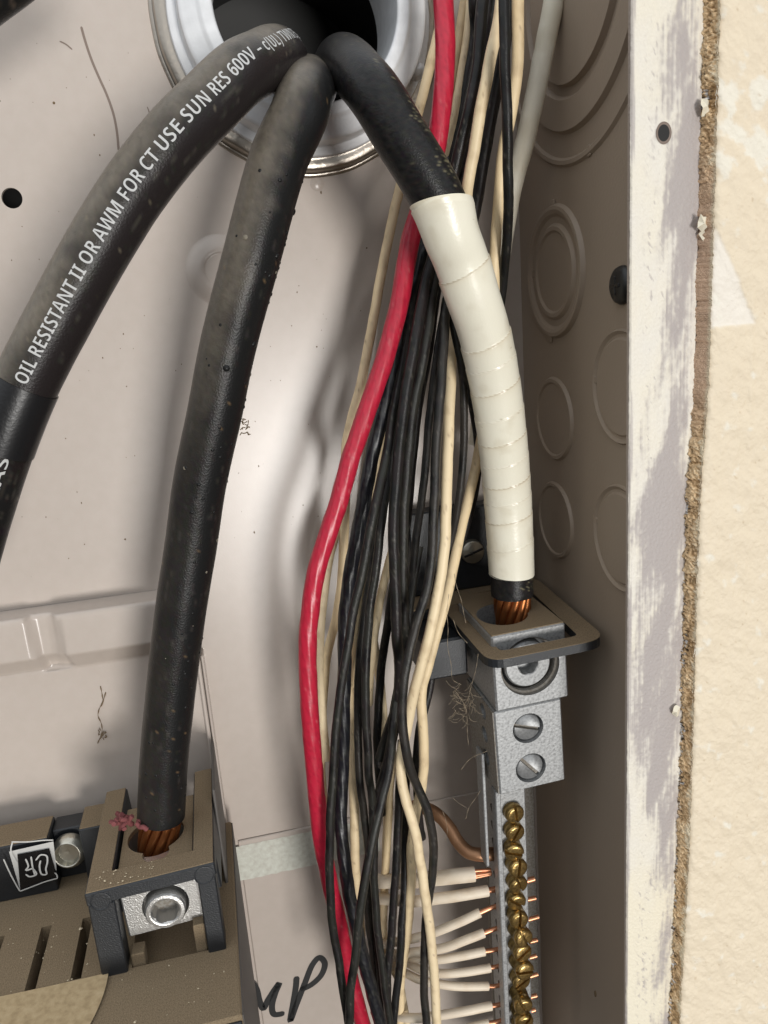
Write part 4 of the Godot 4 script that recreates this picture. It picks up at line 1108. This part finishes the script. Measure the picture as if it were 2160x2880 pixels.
	wire("cream_wire", "cream", 1.40, "short cream wire hanging left of the lone lowest neutral wire", "cream insulated wires down the bundle", [Vector3(42.42, -254.99, 26.00), Vector3(44.01, -258.65, 29.00), Vector3(44.73, -262.22, 31.00), Vector3(45.03, -268.19, 32.00), Vector3(45.91, -279.08, 30.00), Vector3(46.61, -290.98, 28.00)])
	# bare copper ground conductor bending into the bar
	var o := thing("ground_wire", "thick bare brown copper wire curving into the top of the neutral bar", "wire", Vector3(71.61, -196.71, 38.00))
	var r := Route.new([Vector3(57.51, -187.93, 20.00), Vector3(62.23, -186.35, 26.00), Vector3(65.34, -187.42, 30.00), Vector3(67.95, -190.35, 34.00), Vector3(69.84, -194.04, 38.00), Vector3(72.36, -196.08, 42.00), Vector3(76.19, -196.67, 44.00), Vector3(82.87, -197.91, 44.00)], 0.8)
	var g := Geo.new()
	tube(g, r, func(_s, _t): return 2.45, func(_s, _t): return Color.WHITE, 24)
	obj("conductor", g, M.copper_dark, o)


# ---- main breaker at the lower left: dusty ledge, cable cage, aluminium lug
func breaker() -> void:
	var o := thing("main_breaker", "dusty brown and black main circuit breaker at the lower left, holding the middle cable", "circuit breaker", Vector3(-50, -260, 40))
	var g := Geo.new()
	g.box(Vector3(-150, -330, 7.0), Vector3(-13.2, -187, 97.5), 0.5)
	var cuts := []
	for x in [-76.5, -63.5, -91.0]:
		var k := Geo.new()
		k.box(Vector3(x, -215, 44), Vector3(x + 3.2, -180, 70), 0.0)
		cuts.append(k)
	var k2 := Geo.new()
	k2.box(Vector3(-45.5, -192.5, 28), Vector3(-20.2, -180, 70.6), 0.0)
	cuts.append(k2)
	solid("ledge", g, cuts, M.dusty_plastic, o, Vector3(-80, -260, 50))
	g = Geo.new()
	g.box(Vector3(-13.2, -330, 7.5), Vector3(-12.8, -187.4, 97.2), 0.12)
	obj("side_cover", g, M.grey_plastic, o)
	# side moulding of the breaker, next to the plate's lip
	g = Geo.new()
	g.box(Vector3(-16.4, -330, 9.0), Vector3(-15.4, -150, 42), 0.3)
	obj("side_moulding", g, M.grey_plastic, o)
	g = Geo.new()
	g.box(Vector3(-24.0, -199, 97.0), Vector3(-13.4, -188.6, 98.4), 0.4)
	obj("front_trim", g, M.black_plastic, o)
	# the back rail the bolt sits in
	g = Geo.new()
	g.box(Vector3(-150, -187.2, 14), Vector3(-74.0, -165.6, 27), 0.5)
	g.box(Vector3(-63.8, -187.2, 14), Vector3(-52.5, -164.6, 27.4), 0.5)
	g.box(Vector3(-74.2, -187.2, 12), Vector3(-63.6, -167.5, 20.5), 0.4)
	obj("back_rail", g, M.black_plastic, o)
	g = Geo.new()
	g.box(Vector3(-149.6, -165.7, 14.3), Vector3(-74.4, -165.3, 26.7), 0.1)
	g.box(Vector3(-63.4, -164.7, 14.3), Vector3(-52.9, -164.3, 27.1), 0.1)
	obj("rail_dust", g, M.dusty_plastic, o)
	# cage: two arms, a front bar, two legs
	var lean := Transform3D(Basis(Vector3(0, 0, 1), deg_to_rad(2.6)), Vector3(-35.4, -156.0, 0)) * Transform3D(Basis(), Vector3(35.4, 156.0, 0))
	g = Geo.new()
	g.box(Vector3(-54.4, -160.6, 64.0), Vector3(-16.6, -156.2, 72.2), 0.4, lean)
	g.box(Vector3(-54.3, -172.0, 19.0), Vector3(-47.0, -156.3, 64.0), 0.5, lean)
	g.box(Vector3(-23.4, -172.0, 19.0), Vector3(-16.7, -156.3, 64.0), 0.5, lean)
	obj("cage", g, M.black_plastic, o)
	g = Geo.new()
	for b in [[Vector3(-54.0, -156.25, 64.2), Vector3(-17.0, -155.95, 71.8)], [Vector3(-54.0, -156.35, 19.4), Vector3(-47.4, -156.0, 64.2)], [Vector3(-23.0, -156.35, 19.4), Vector3(-17.0, -156.0, 64.2)]]:
		g.box(b[0], b[1], 0.12, lean)
	obj("cage_dust", g, M.dusty_plastic, o)
	for s in [[-54.0, -46.4], [-22.3, -16.9]]:
		g = Geo.new()
		var a := lean * Vector3(s[0], -160, 0)
		g.box(Vector3(s[0], -188.5 if s[0] > -40 else -189.5, 64.5), Vector3(s[1], -159.6 if s[0] > -40 else -161.4, 71.9), 0.4)
		obj("cage_leg", g, M.black_plastic, o)
	for q in [Vector3(-50.4, -159.6, 72.15), Vector3(-20.2, -159.6, 72.15)]:
		g = Geo.new()
		g.lathe([Vector2(3.1, 0), Vector2(3.05, 0.25), Vector2(2.75, 0.28), Vector2(2.6, 0.08), Vector2(0.01, 0.08)], lean * Transform3D(Basis(), q), 40)
		obj("round_mark", g, M.black_plastic, o)
	# the lug under the cage
	g = Geo.new()
	g.box(Vector3(-46.6, -179.6, 30), Vector3(-22.6, -159.2, 66), 0.5, lean)
	var lug := solid("lug", g, [rod(lean * Vector3(-35.5, -184, 48.5), lean * Vector3(-35.5, -150, 48.5), 9.2, 48, Vector2(1.0, 1.0)), rod(lean * Vector3(-34.0, -171.2, 60), lean * Vector3(-34.0, -171.2, 72), 7.1, 48)], M.aluminium_bright, o, Vector3(-35, -170, 48))
	g = Geo.new()
	g.box(Vector3(-46.2, -159.5, 30.5), Vector3(-23.4, -157.9, 63.9), 0.3, lean)
	solid("lug_dust", g, [rod(lean * Vector3(-35.5, -184, 48.5), lean * Vector3(-35.5, -150, 48.5), 9.0, 48), rod(lean * Vector3(-35.0, -184, 58.0), lean * Vector3(-35.0, -150, 58.0), 4.2, 32)], M.dusty_plastic, o, Vector3(-35, -159, 48))
	var hexed := func(a: float, k: int) -> float:
		return 1.0 if k < 6 else 0.90 + 0.10 * absf(cos(a * 3.0))
	g = Geo.new()
	g.lathe([Vector2(6.1, -6), Vector2(6.1, 2.6), Vector2(5.7, 3.1), Vector2(4.8, 3.2), Vector2(4.4, 3.1), Vector2(4.25, 2.9), Vector2(4.2, 2.7), Vector2(4.0, -3.5)], lean * Transform3D(Basis(), Vector3(-34.0, -171.2, 66.0)), 72, hexed)
	obj("lug_screw", g, M.aluminium_bright, o)
	g = Geo.new()
	g.lathe([Vector2(4.3, -2.4), Vector2(0.01, -2.6)], lean * Transform3D(Basis(), Vector3(-34.0, -171.2, 66.0)), 40)
	obj("socket_floor", g, M.aluminium_dusty, o)
	# floor and walls round the lug, in the dark of the cage
	g = Geo.new()
	g.box(Vector3(-47.0, -187.2, 22), Vector3(-22.5, -181.0, 28), 0.3)
	obj("cage_back", g, M.dusty_plastic, o)
	for b in [[Vector3(-45.4, -191.0, 64.5), Vector3(-41.4, -183.4, 69.6)], [Vector3(-26.0, -192.0, 62.5), Vector3(-22.6, -178.0, 69.6)]]:
		g = Geo.new()
		g.box(b[0], b[1], 0.3)
		obj("cage_rib", g, M.dusty_plastic, o)

	var bolt := thing("bolt", "round head zinc bolt at the left, beside the black number sticker", "bolt", Vector3(-68.8, -175.6, 20.5))
	g = Geo.new()
	var bx := facing(Vector3(-68.7, -174.6, 22.5), Vector3(-0.10, 0.12, 1).normalized())
	g.lathe([Vector2(6.0, 0), Vector2(6.0, 2.0), Vector2(5.6, 2.8), Vector2(4.6, 4.4), Vector2(4.3, 4.5), Vector2(4.0, 4.3)], bx, 56, null, false)
	obj("flange_head", g, M.zinc, bolt)
	g = Geo.new()
	g.lathe([Vector2(4.05, 4.3), Vector2(3.8, 3.2), Vector2(3.5, 2.2), Vector2(0.01, 1.9)], bx, 48, func(a, k): return 0.94 + 0.06 * absf(cos(a * 3.0)) if k > 0 else 1.0)
	obj("hex_recess", g, M.zinc, bolt)

	# number sticker, a white frame round a black square, peeling at its corners
	var st := thing("number_sticker", "small black and white sticker with a scratched number beside the bolt", "sticker", Vector3(-80, -178, 28))
	g = Geo.new()
	g.face([Vector3(-86.33, -166.68, 28.90), Vector3(-85.61, -183.14, 28.60), Vector3(-72.90, -177.79, 28.50), Vector3(-71.91, -166.08, 29.00)])
	obj("white_backing", g, M.sticker_white, st)
	g = Geo.new()
	g.face([Vector3(-83.84, -168.10, 29.30), Vector3(-85.50, -183.14, 29.10), Vector3(-72.98, -180.59, 29.00), Vector3(-73.57, -168.22, 29.30)])
	obj("black_square", g, M.sticker_black, st)
	g = Geo.new()
	var up := Vector3(0, 0, 1)
	for ln in [[Vector3(-81.42, -170.10, 29.80), Vector3(-81.13, -173.26, 29.80), Vector3(-82.20, -174.54, 29.80), Vector3(-79.66, -174.25, 29.80)], [Vector3(-79.60, -169.63, 29.80), Vector3(-79.80, -173.60, 29.80), Vector3(-79.65, -177.06, 29.80)], [Vector3(-82.46, -176.03, 29.80), Vector3(-81.42, -177.23, 29.80), Vector3(-79.11, -176.88, 29.80), Vector3(-79.71, -174.55, 29.80)],
			[Vector3(-78.43, -171.46, 29.80), Vector3(-76.54, -169.77, 29.80), Vector3(-74.77, -170.52, 29.80), Vector3(-74.89, -172.97, 29.80), Vector3(-75.83, -175.54, 29.80), Vector3(-75.99, -177.68, 29.80), Vector3(-77.43, -177.31, 29.80), Vector3(-77.64, -174.14, 29.80), Vector3(-76.90, -171.85, 29.80)]]:
		stroke(g, ln, 0.55, up)
	obj("scratched_number", g, M.sticker_white, st)
	g = Geo.new()
	for ln in [[Vector3(-88.22, -168.61, 29.70), Vector3(-87.65, -172.39, 29.60), Vector3(-86.73, -177.35, 29.50), Vector3(-85.52, -182.45, 29.40)], [Vector3(-85.52, -182.45, 29.40), Vector3(-80.74, -181.49, 29.40), Vector3(-76.57, -180.68, 29.40), Vector3(-72.91, -180.50, 29.30)], [Vector3(-72.91, -180.50, 29.30), Vector3(-72.96, -178.77, 29.40), Vector3(-73.46, -177.93, 29.50)], [Vector3(-84.70, -162.65, 29.70), Vector3(-79.61, -163.88, 29.70), Vector3(-74.75, -164.45, 29.70), Vector3(-71.62, -165.08, 29.70)], [Vector3(-84.46, -162.95, 29.70), Vector3(-85.45, -166.19, 29.60), Vector3(-84.40, -171.36, 29.60)]]:
		stroke(g, ln, 0.45, up)
	obj("worn_edge", g, M.sticker_white, st)

	# paper label lying on the ledge
	var lb := thing("paper_label", "tan dusty paper label curling on the breaker ledge in the lower left corner", "label", Vector3(-80, -186.5, 85))
	g = Geo.new()
	var cols := 40
	var rows := 24
	for j in rows + 1:
		for i in cols + 1:
			var u := 1.0 * i / cols
			var w := 1.0 * j / rows
			var x := -125.0 + 73.0 * u
			var z := 72.0 - 0.5 * u + 34.0 * w
			if u > 0.7:
				x -= 9.0 * pow((u - 0.7) / 0.3, 2) * w * w * 1.4
			g.p(Vector3(x, -186.2 + 0.5 * sin(u * 5.0) * (1 - w) + 0.8 * pow(1 - w, 3), z))
	g.skin(0, rows + 1, cols + 1, false, true)
	obj("sheet", g, M.paper, lb)


# ---- neutral lug with its guard, at the right
func neutral_lug() -> void:
	var o := thing("neutral_lug", "dusty aluminium lug block with one large and two small screws, below the taped cable", "lug", Vector3(89, -160, 50))
	var lean := Transform3D(Basis(Vector3(0, 0, 1), deg_to_rad(1.8)), Vector3(90, -115, 0)) * Transform3D(Basis(), Vector3(-90, 115, 0))
	var g := Geo.new()
	g.box(Vector3(78.2, -128.6, 28), Vector3(104.0, -101.6, 62), 0.6, lean)
	var top := rod(lean * Vector3(88.2, -140, 46.0), lean * Vector3(88.2, -95, 46.0), 9.0, 48, Vector2(1.1, 0.95))
	solid("upper_block", g, [top, rod(lean * Vector3(91.0, -114.6, 54), lean * Vector3(91.0, -114.6, 66), 10.3, 56)], M.aluminium, o, Vector3(91, -115, 45))
	g = Geo.new()
	g.box(Vector3(78.5, -101.7, 28.3), Vector3(103.7, -101.35, 61.6), 0.1, lean)
	solid("dust_layer", g, [rod(lean * Vector3(88.2, -140, 46.0), lean * Vector3(88.2, -95, 46.0), 9.1, 48, Vector2(1.1, 0.95))], M.dusty_plastic, o, Vector3(91, -101, 45))
	g = Geo.new()
	g.box(Vector3(77.4, -160.2, 34), Vector3(101.4, -128.7, 61.6), 0.5, lean)
	var cuts := []
	for q in [Vector2(89.0, -137.2), Vector2(89.1, -152.4)]:
		cuts.append(rod(lean * Vector3(q.x, q.y, 58), lean * Vector3(q.x, q.y, 66), 5.5, 40))
	for y in [-134.0, -143.0, -152.0]:
		cuts.append(rod(Vector3(74, y, 51), Vector3(84, y, 51), 2.7, 32))
	solid("lower_block", g, cuts, M.aluminium, o, Vector3(89, -144, 45))
	g = Geo.new()
	g.box(Vector3(77.0, -160.0, 34.5), Vector3(77.5, -129.0, 61.0), 0.05, lean)
	solid("side_dust", g, [rod(Vector3(74, -134, 51), Vector3(84, -134, 51), 2.9, 32), rod(Vector3(74, -143, 51), Vector3(84, -143, 51), 2.9, 32), rod(Vector3(74, -152, 51), Vector3(84, -152, 51), 2.9, 32)], M.aluminium_dusty, o, Vector3(77, -144, 45))
	# the clamp screw
	var s0 := lean * Vector3(91.0, -114.6, 0)
	g = Geo.new()
	g.lathe([Vector2(10.25, 54.2), Vector2(10.1, 58.2), Vector2(9.3, 58.6), Vector2(10.1, 59.0), Vector2(9.3, 59.4), Vector2(10.1, 59.8), Vector2(9.4, 60.2), Vector2(10.0, 60.7), Vector2(10.25, 61.6)], Transform3D(Basis(), Vector3(s0.x, s0.y, 0)), 64)
	obj("screw_thread", g, M.aluminium_dusty, o)
	g = Geo.new()
	g.lathe([Vector2(8.0, 54.3), Vector2(8.0, 60.8), Vector2(7.5, 61.4), Vector2(3.7, 61.5), Vector2(3.5, 61.3), Vector2(3.4, 57.0), Vector2(0.01, 56.8)], Transform3D(Basis(), Vector3(s0.x - 0.6, s0.y + 0.5, 0)), 64, func(a, k): return 1.0 if k < 4 else 0.92 + 0.08 * absf(cos(a * 3.0)))
	obj("clamp_screw", g, M.aluminium, o)
	for k in 2:
		var q: Vector3 = lean * [Vector3(89.0, -137.2, 0), Vector3(89.1, -152.4, 0)][k]
		g = Geo.new()
		var xf := Transform3D(Basis(Vector3(0, 0, 1), [-0.32, -0.85][k]), Vector3(q.x, q.y, 0))
		g.turned([Vector2(4.75, 58.1), Vector2(4.75, 60.5), Vector2(4.5, 60.9)], xf, 40)
		var sl := Geo.new()
		sl.box(Vector3(-5.5, -0.62, 59.6), Vector3(5.5, 0.62, 63), 0.0, xf)
		solid("set_screw", g, [sl], M.aluminium, o, Vector3(q.x, q.y, 60), M.aluminium_dusty)

	# plastic guard frame standing out round the lug
	var gd := thing("guard_frame", "dusty black plastic guard frame lying level round the neutral lug", "guard", Vector3(94, -108, 40))
	var out2 := []
	var in2 := []
	# in plan: x and z; the lens-shaped plan of the photograph, wider at the back right
	var corners := [Vector2(73.6, 71.5), Vector2(113.6, 71.5), Vector2(116.6, 8.0), Vector2(73.6, 8.0)]
	var inner := [Vector2(79.6, 65.8), Vector2(106.6, 65.8), Vector2(109.4, 14.0), Vector2(79.6, 14.0)]
	for set_ in [[corners, out2, 7.0], [inner, in2, 2.2]]:
		var cs: Array = set_[0]
		for k in 4:
			var a: Vector2 = cs[k]
			var pv: Vector2 = cs[(k + 3) % 4]
			var nx: Vector2 = cs[(k + 1) % 4]
			var d1: Vector2 = (pv - a).normalized() * set_[2]
			var d2: Vector2 = (nx - a).normalized() * set_[2]
			for j in 7:
				var t := j / 6.0
				set_[1].append((a + d1) * (1 - t) * (1 - t) + a * 2 * t * (1 - t) + (a + d2) * t * t)
	var lay := func(called: String, y0: float, y1: float, m: Material, ch: float) -> void:
		var gg := Geo.new()
		var n: int = corner_ring[0].size()
		for k in n:
			var j := (k + 1) % n
			var o0: Vector2 = corner_ring[0][k]
			var o1: Vector2 = corner_ring[0][j]
			var i0: Vector2 = corner_ring[1][k]
			var i1: Vector2 = corner_ring[1][j]
			var mid := Vector3((o0.x + i0.x) / 2, (y0 + y1) / 2, (o0.y + i0.y) / 2)
			var P := func(q: Vector2, y: float) -> Vector3: return lean * Vector3(q.x, y, q.y)
			mid = lean * mid
			gg.away([P.call(o0, y1), P.call(o1, y1), P.call(i1, y1), P.call(i0, y1)], mid)
			gg.away([P.call(o0, y0), P.call(o1, y0), P.call(i1, y0), P.call(i0, y0)], mid)
			gg.away([P.call(o0, y0), P.call(o1, y0), P.call(o1, y1), P.call(o0, y1)], mid)
			gg.away([P.call(i0, y0), P.call(i1, y0), P.call(i1, y1), P.call(i0, y1)], mid)
		obj(called, gg, m, gd)
	corner_ring = [out2, in2]
	lay.call("frame", -108.2, -105.3, M.black_plastic, 0.3)
	lay.call("dust_layer", -105.29, -105.1, M.dusty_guard, 0.1)

	# black moulded foot and bracket behind, and its round screw
	var ft := thing("insulator_base", "black plastic insulator base behind the wires, left of the neutral lug", "insulator", Vector3(75, -110, 5))
	g = Geo.new()
	g.box(Vector3(60, -124, 1.0), Vector3(76.0, -109.5, 42), 0.8)
	g.box(Vector3(62, -109.5, 1.0), Vector3(104, -106.0, 22), 0.5)
	obj("body", g, M.black_plastic, ft)
	g = Geo.new()
	g.box(Vector3(60, -105.8, 1.0), Vector3(103, -105.2, 21.5), 0.1)
	obj("dust_layer", g, M.dusty_plastic, ft)
	g = Geo.new()
	g.box(Vector3(66, -105.0, 1.0), Vector3(110, -72.0, 9.0), 0.6)
	obj("back_plate", g, M.black_plastic, ft)
	var sp: Vector3 = Vector3(89.96, -89.44, 11.00)
	var rs := thing("round_screw", "dull round screw head in the shade left of the taped cable's end", "screw", sp)
	g = Geo.new()
	var xr := Transform3D(Basis(Vector3(0, 0, 1), 0.3), Vector3(sp.x, sp.y, 9.0))
	g.lathe([Vector2(4.6, 0), Vector2(4.6, 2.4), Vector2(4.0, 3.2), Vector2(0.01, 3.5)], xr, 40, null, false)
	obj("head", g, M.zinc, rs)
	g = Geo.new()
	g.box(Vector3(-4.0, -0.45, 3.1), Vector3(4.0, 0.45, 3.62), 0.1, xr)
	obj("slot_shade_bar", g, M.screw_black, rs)  # raised black bar drawn for the shade of a cut groove


var corner_ring := []


func neutral_bar() -> void:
	var o := thing("neutral_bar", "upright aluminium neutral bar with a column of brass terminal screws", "terminal bar", Vector3(87, -240, 40))
	var g := Geo.new()
	g.box(Vector3(82.0, -330, 36), Vector3(93.0, -160.5, 49), 0.4)
	var cuts := []
	var ys := []
	for k in 20:
		ys.append(-176.6 - 7.3 * k)
	for y in ys:
		cuts.append(rod(Vector3(80, y - 2, 43.5), Vector3(96, y - 2, 43.5), 1.9, 16))
	solid("bar", g, cuts, M.aluminium, o, Vector3(87, -240, 42), M.aluminium_dusty)
	g = Geo.new()
	g.box(Vector3(80.4, -330, 47.6), Vector3(82.4, -166.0, 52.4), 0.3)
	obj("edge_strip", g, M.aluminium, o)
	g = Geo.new()
	g.box(Vector3(84, -330, 27), Vector3(104.6, -158, 29.5), 0.3)
	obj("back_strip", g, M.aluminium_dusty, o)
	g = Geo.new()
	g.box(Vector3(76.0, -196, 46.0), Vector3(77.2, -150, 52.0), 0.25)
	obj("link_strap", g, M.aluminium, o)
	var rng := RandomNumberGenerator.new()
	rng.seed = 12
	for k in ys.size():
		var y: float = ys[k]
		if y < -312:
			break
		var tilt := Vector3(rng.randf_range(-0.10, 0.16), rng.randf_range(-0.16, 0.08), 1).normalized()
		var tall := rng.randf_range(5.5, 10.0)
		var xf := facing(Vector3(87.2, y, 47.0), tilt, rng.randf() * TAU)
		g = Geo.new()
		var prof := [Vector2(3.2, 0)]
		var h := 0.8
		while h < tall - 3.8:
			prof.append(Vector2(3.4, h))
			prof.append(Vector2(3.2, h + 0.4))
			h += 0.8
		prof.append_array([Vector2(3.3, tall - 3.2), Vector2(3.55, tall - 2.9), Vector2(3.6, tall - 0.8), Vector2(3.3, tall - 0.2), Vector2(2.7, tall)])
		g.turned(prof, xf, 32)
		var sl := Geo.new()
		sl.box(Vector3(-4.2, -0.55, tall - 1.6), Vector3(4.2, 0.55, tall + 1), 0.0, xf)
		solid("terminal_screw", g, [sl], M.brass, o, Vector3(87.6, y, 51))


func small_things() -> void:
	var rng := RandomNumberGenerator.new()
	rng.seed = 5
	# paint chips and grit strewn over the ledge and the cage
	var o := thing("paint_chips", "pale crumbs of paint and grit scattered over the dusty breaker", "debris", Vector3(-50, -186, 60))
	o.set_meta("kind", "stuff")
	var g := Geo.new()
	for k in 190:
		var at := Vector3(rng.randf_range(-110, -15), -186.95, rng.randf_range(30, 97))
		if rng.randf() < 0.3:
			at = Vector3(rng.randf_range(-53, -18), -155.9, rng.randf_range(64.5, 71.5))
		if at.x < -51 and at.z > 71 or at.x > -46 and at.x < -20 and at.z < 71 and at.y < -170:
			continue
		var z := rng.randf_range(0.10, 0.28) * (3.0 if rng.randf() < 0.05 else 1.0)
		var ring := []
		for j in 6:
			ring.append(at + Vector3(cos(TAU * j / 6), 0, sin(TAU * j / 6)) * z * rng.randf_range(0.6, 1.5))
		for j in 6:
			g.face([at + Vector3(0, z * 0.8, 0), ring[(j + 1) % 6], ring[j]])
	obj("crumbs", g, M.chip, o).set_meta("kind", "stuff")

	# shred of red insulation beside the stripped cable end
	o = thing("insulation_shred", "dusty dark red shred of insulation lying beside the bare cable strands", "shred", Vector3(-43.30, -148.55, 50.00))
	g = Geo.new()
	for k in 16:
		var pts := []
		var q: Vector3 = Vector3(-42.45, -147.87, 52.00) + Vector3(rng.randf_range(-3.5, 3), rng.randf_range(-2.6, 3), rng.randf_range(-3, 3))
		var d := Vector3(rng.randf_range(-1, 1), rng.randf_range(-1, 1), rng.randf_range(-0.6, 0.6))
		for j in 4:
			pts.append(q)
			q += d * 1.1 + Vector3(rng.randf_range(-1, 1), rng.randf_range(-1, 1), rng.randf_range(-1, 1)) * 0.8
		tube(g, Route.new(pts, 0.5), func(_s, _t): return 0.75, func(_s, _t): return Color.WHITE, 7)
	obj("fluff", g, M.red_fuzz, o)

	# cobwebs about the neutral lug
	o = thing("cobweb", "torn dusty cobweb hanging between the cream wires and the neutral lug", "cobweb", Vector3(69.31, -112.37, 62.00))
	g = Geo.new()
	for ln in [[Vector3(65.08, -85.84, 60.00), Vector3(63.87, -91.01, 61.00), Vector3(63.59, -96.85, 62.00), Vector3(63.12, -102.58, 62.00), Vector3(63.95, -109.15, 62.00), Vector3(64.20, -114.33, 62.00), Vector3(67.25, -117.28, 61.00)],
			[Vector3(67.81, -80.19, 58.00), Vector3(67.75, -83.66, 60.00), Vector3(68.41, -87.73, 62.00), Vector3(68.65, -91.55, 63.00), Vector3(68.91, -94.85, 64.00)],
			[Vector3(71.16, -104.05, 68.00), Vector3(70.83, -110.17, 66.00), Vector3(69.99, -117.37, 63.00), Vector3(68.76, -122.59, 62.00), Vector3(67.37, -123.99, 62.00)],
			[Vector3(64.76, -118.53, 62.00), Vector3(66.68, -121.92, 62.00), Vector3(68.10, -125.25, 62.00), Vector3(68.31, -129.76, 62.00), Vector3(68.17, -134.82, 62.00), Vector3(68.41, -138.85, 62.00)],
			[Vector3(65.83, -94.46, 61.00), Vector3(66.53, -98.00, 63.00), Vector3(68.77, -101.24, 65.00)], [Vector3(65.08, -122.45, 62.00), Vector3(67.11, -123.94, 62.00), Vector3(68.41, -124.47, 62.00)], [Vector3(65.71, -120.36, 62.00), Vector3(67.40, -123.44, 62.00), Vector3(68.02, -126.90, 62.00)],
			[Vector3(73.74, -161.01, 56.00), Vector3(71.32, -163.16, 57.00), Vector3(68.92, -166.28, 57.00), Vector3(67.91, -171.04, 56.00)], [Vector3(64.48, -164.30, 52.00), Vector3(66.03, -165.48, 54.00), Vector3(68.63, -166.52, 57.00)], [Vector3(61.89, -172.00, 48.00), Vector3(62.82, -176.03, 48.00), Vector3(63.12, -181.22, 48.00), Vector3(62.08, -184.19, 48.00)], [Vector3(67.20, -151.44, 56.00), Vector3(70.07, -146.70, 58.00), Vector3(75.53, -143.74, 60.00)]]:
		tube(g, Route.new(ln, 0.6), func(s, _t): return 0.065 + 0.035 * sin(s * 1.7), func(_s, _t): return Color.WHITE, 6)
	for k in 60:
		var a: Vector3 = Vector3(67.68, -123.22, 62.00) + Vector3(rng.randf_range(-4, 4), rng.randf_range(-8, 6), rng.randf_range(-1, 1))
		var b := a + Vector3(rng.randf_range(-3, 3), rng.randf_range(-3, 3), rng.randf_range(-1, 1))
		tube(g, Route.new([a, a.lerp(b, 0.5) + Vector3(0, -0.5, 0), b], 0.7), func(_s, _t): return 0.05, func(_s, _t): return Color.WHITE, 5)
	obj("threads", g, M.web, o)

	# hair on the plate, husk on the middle cable
	o = thing("dust_hair", "wisp of brown dust hanging on the mounting plate left of the middle cable", "dust", Vector3(-53.31, -130.28, 7.00))
	g = Geo.new()
	for ln in [[Vector3(-52.33, -122.03, 6.30), Vector3(-52.24, -125.03, 6.50), Vector3(-52.44, -128.09, 6.50), Vector3(-54.29, -131.21, 6.40), Vector3(-54.93, -133.59, 6.40), Vector3(-54.31, -136.53, 6.40), Vector3(-54.59, -140.21, 6.50), Vector3(-56.78, -144.32, 6.30)], [Vector3(-50.88, -124.77, 6.30), Vector3(-51.94, -127.26, 6.50), Vector3(-53.09, -129.83, 6.50)]]:
		tube(g, Route.new(ln, 0.5), func(s, _t): return 0.16 + 0.08 * sin(s * 2.0), func(_s, _t): return Color.WHITE, 6)
	for k in 14:
		var a: Vector3 = Vector3(-54.56, -140.79, 6.60) + Vector3(rng.randf_range(-1, 1), rng.randf_range(-1.6, 1.6), 0)
		tube(g, Route.new([a, a + Vector3(rng.randf_range(-1, 1), rng.randf_range(-1, 1), 0.2)], 0.5), func(_s, _t): return 0.16, func(_s, _t): return Color.WHITE, 5)
	obj("fibres", g, M.brown_bits, o)
	o = thing("insect_husk", "tiny dried insect husk on the right side of the middle cable", "husk", Vector3(7.96, -26.90, 64.00))
	g = Geo.new()
	for k in 26:
		var a: Vector3 = Vector3(8.02, -26.89, 62.00) + Vector3(rng.randf_range(-1.1, 1.1), rng.randf_range(-2.6, 2.6), rng.randf_range(-1, 1))
		tube(g, Route.new([a, a + Vector3(rng.randf_range(-1, 1), rng.randf_range(-1, 1), rng.randf_range(-0.5, 0.5))], 0.4), func(_s, _t): return 0.14, func(_s, _t): return Color.WHITE, 5)
	obj("legs_and_shell", g, M.brown_bits, o)
	o = thing("seed_speck", "small dark brown speck on the lower side wall", "speck", Vector3(117.30, -262.11, 54.95))
	g = Geo.new()
	g.lathe([Vector2(0.9, 0), Vector2(0.8, 0.4), Vector2(0.01, 0.6)], Transform3D(Basis(Vector3(0, 0, 0.7), Vector3(0, 1.6, 0), Vector3(-1, 0, 0)), Vector3(117.50, -262.56, 54.57)), 16, null, false)
	obj("shell", g, M.brown_bits, o)
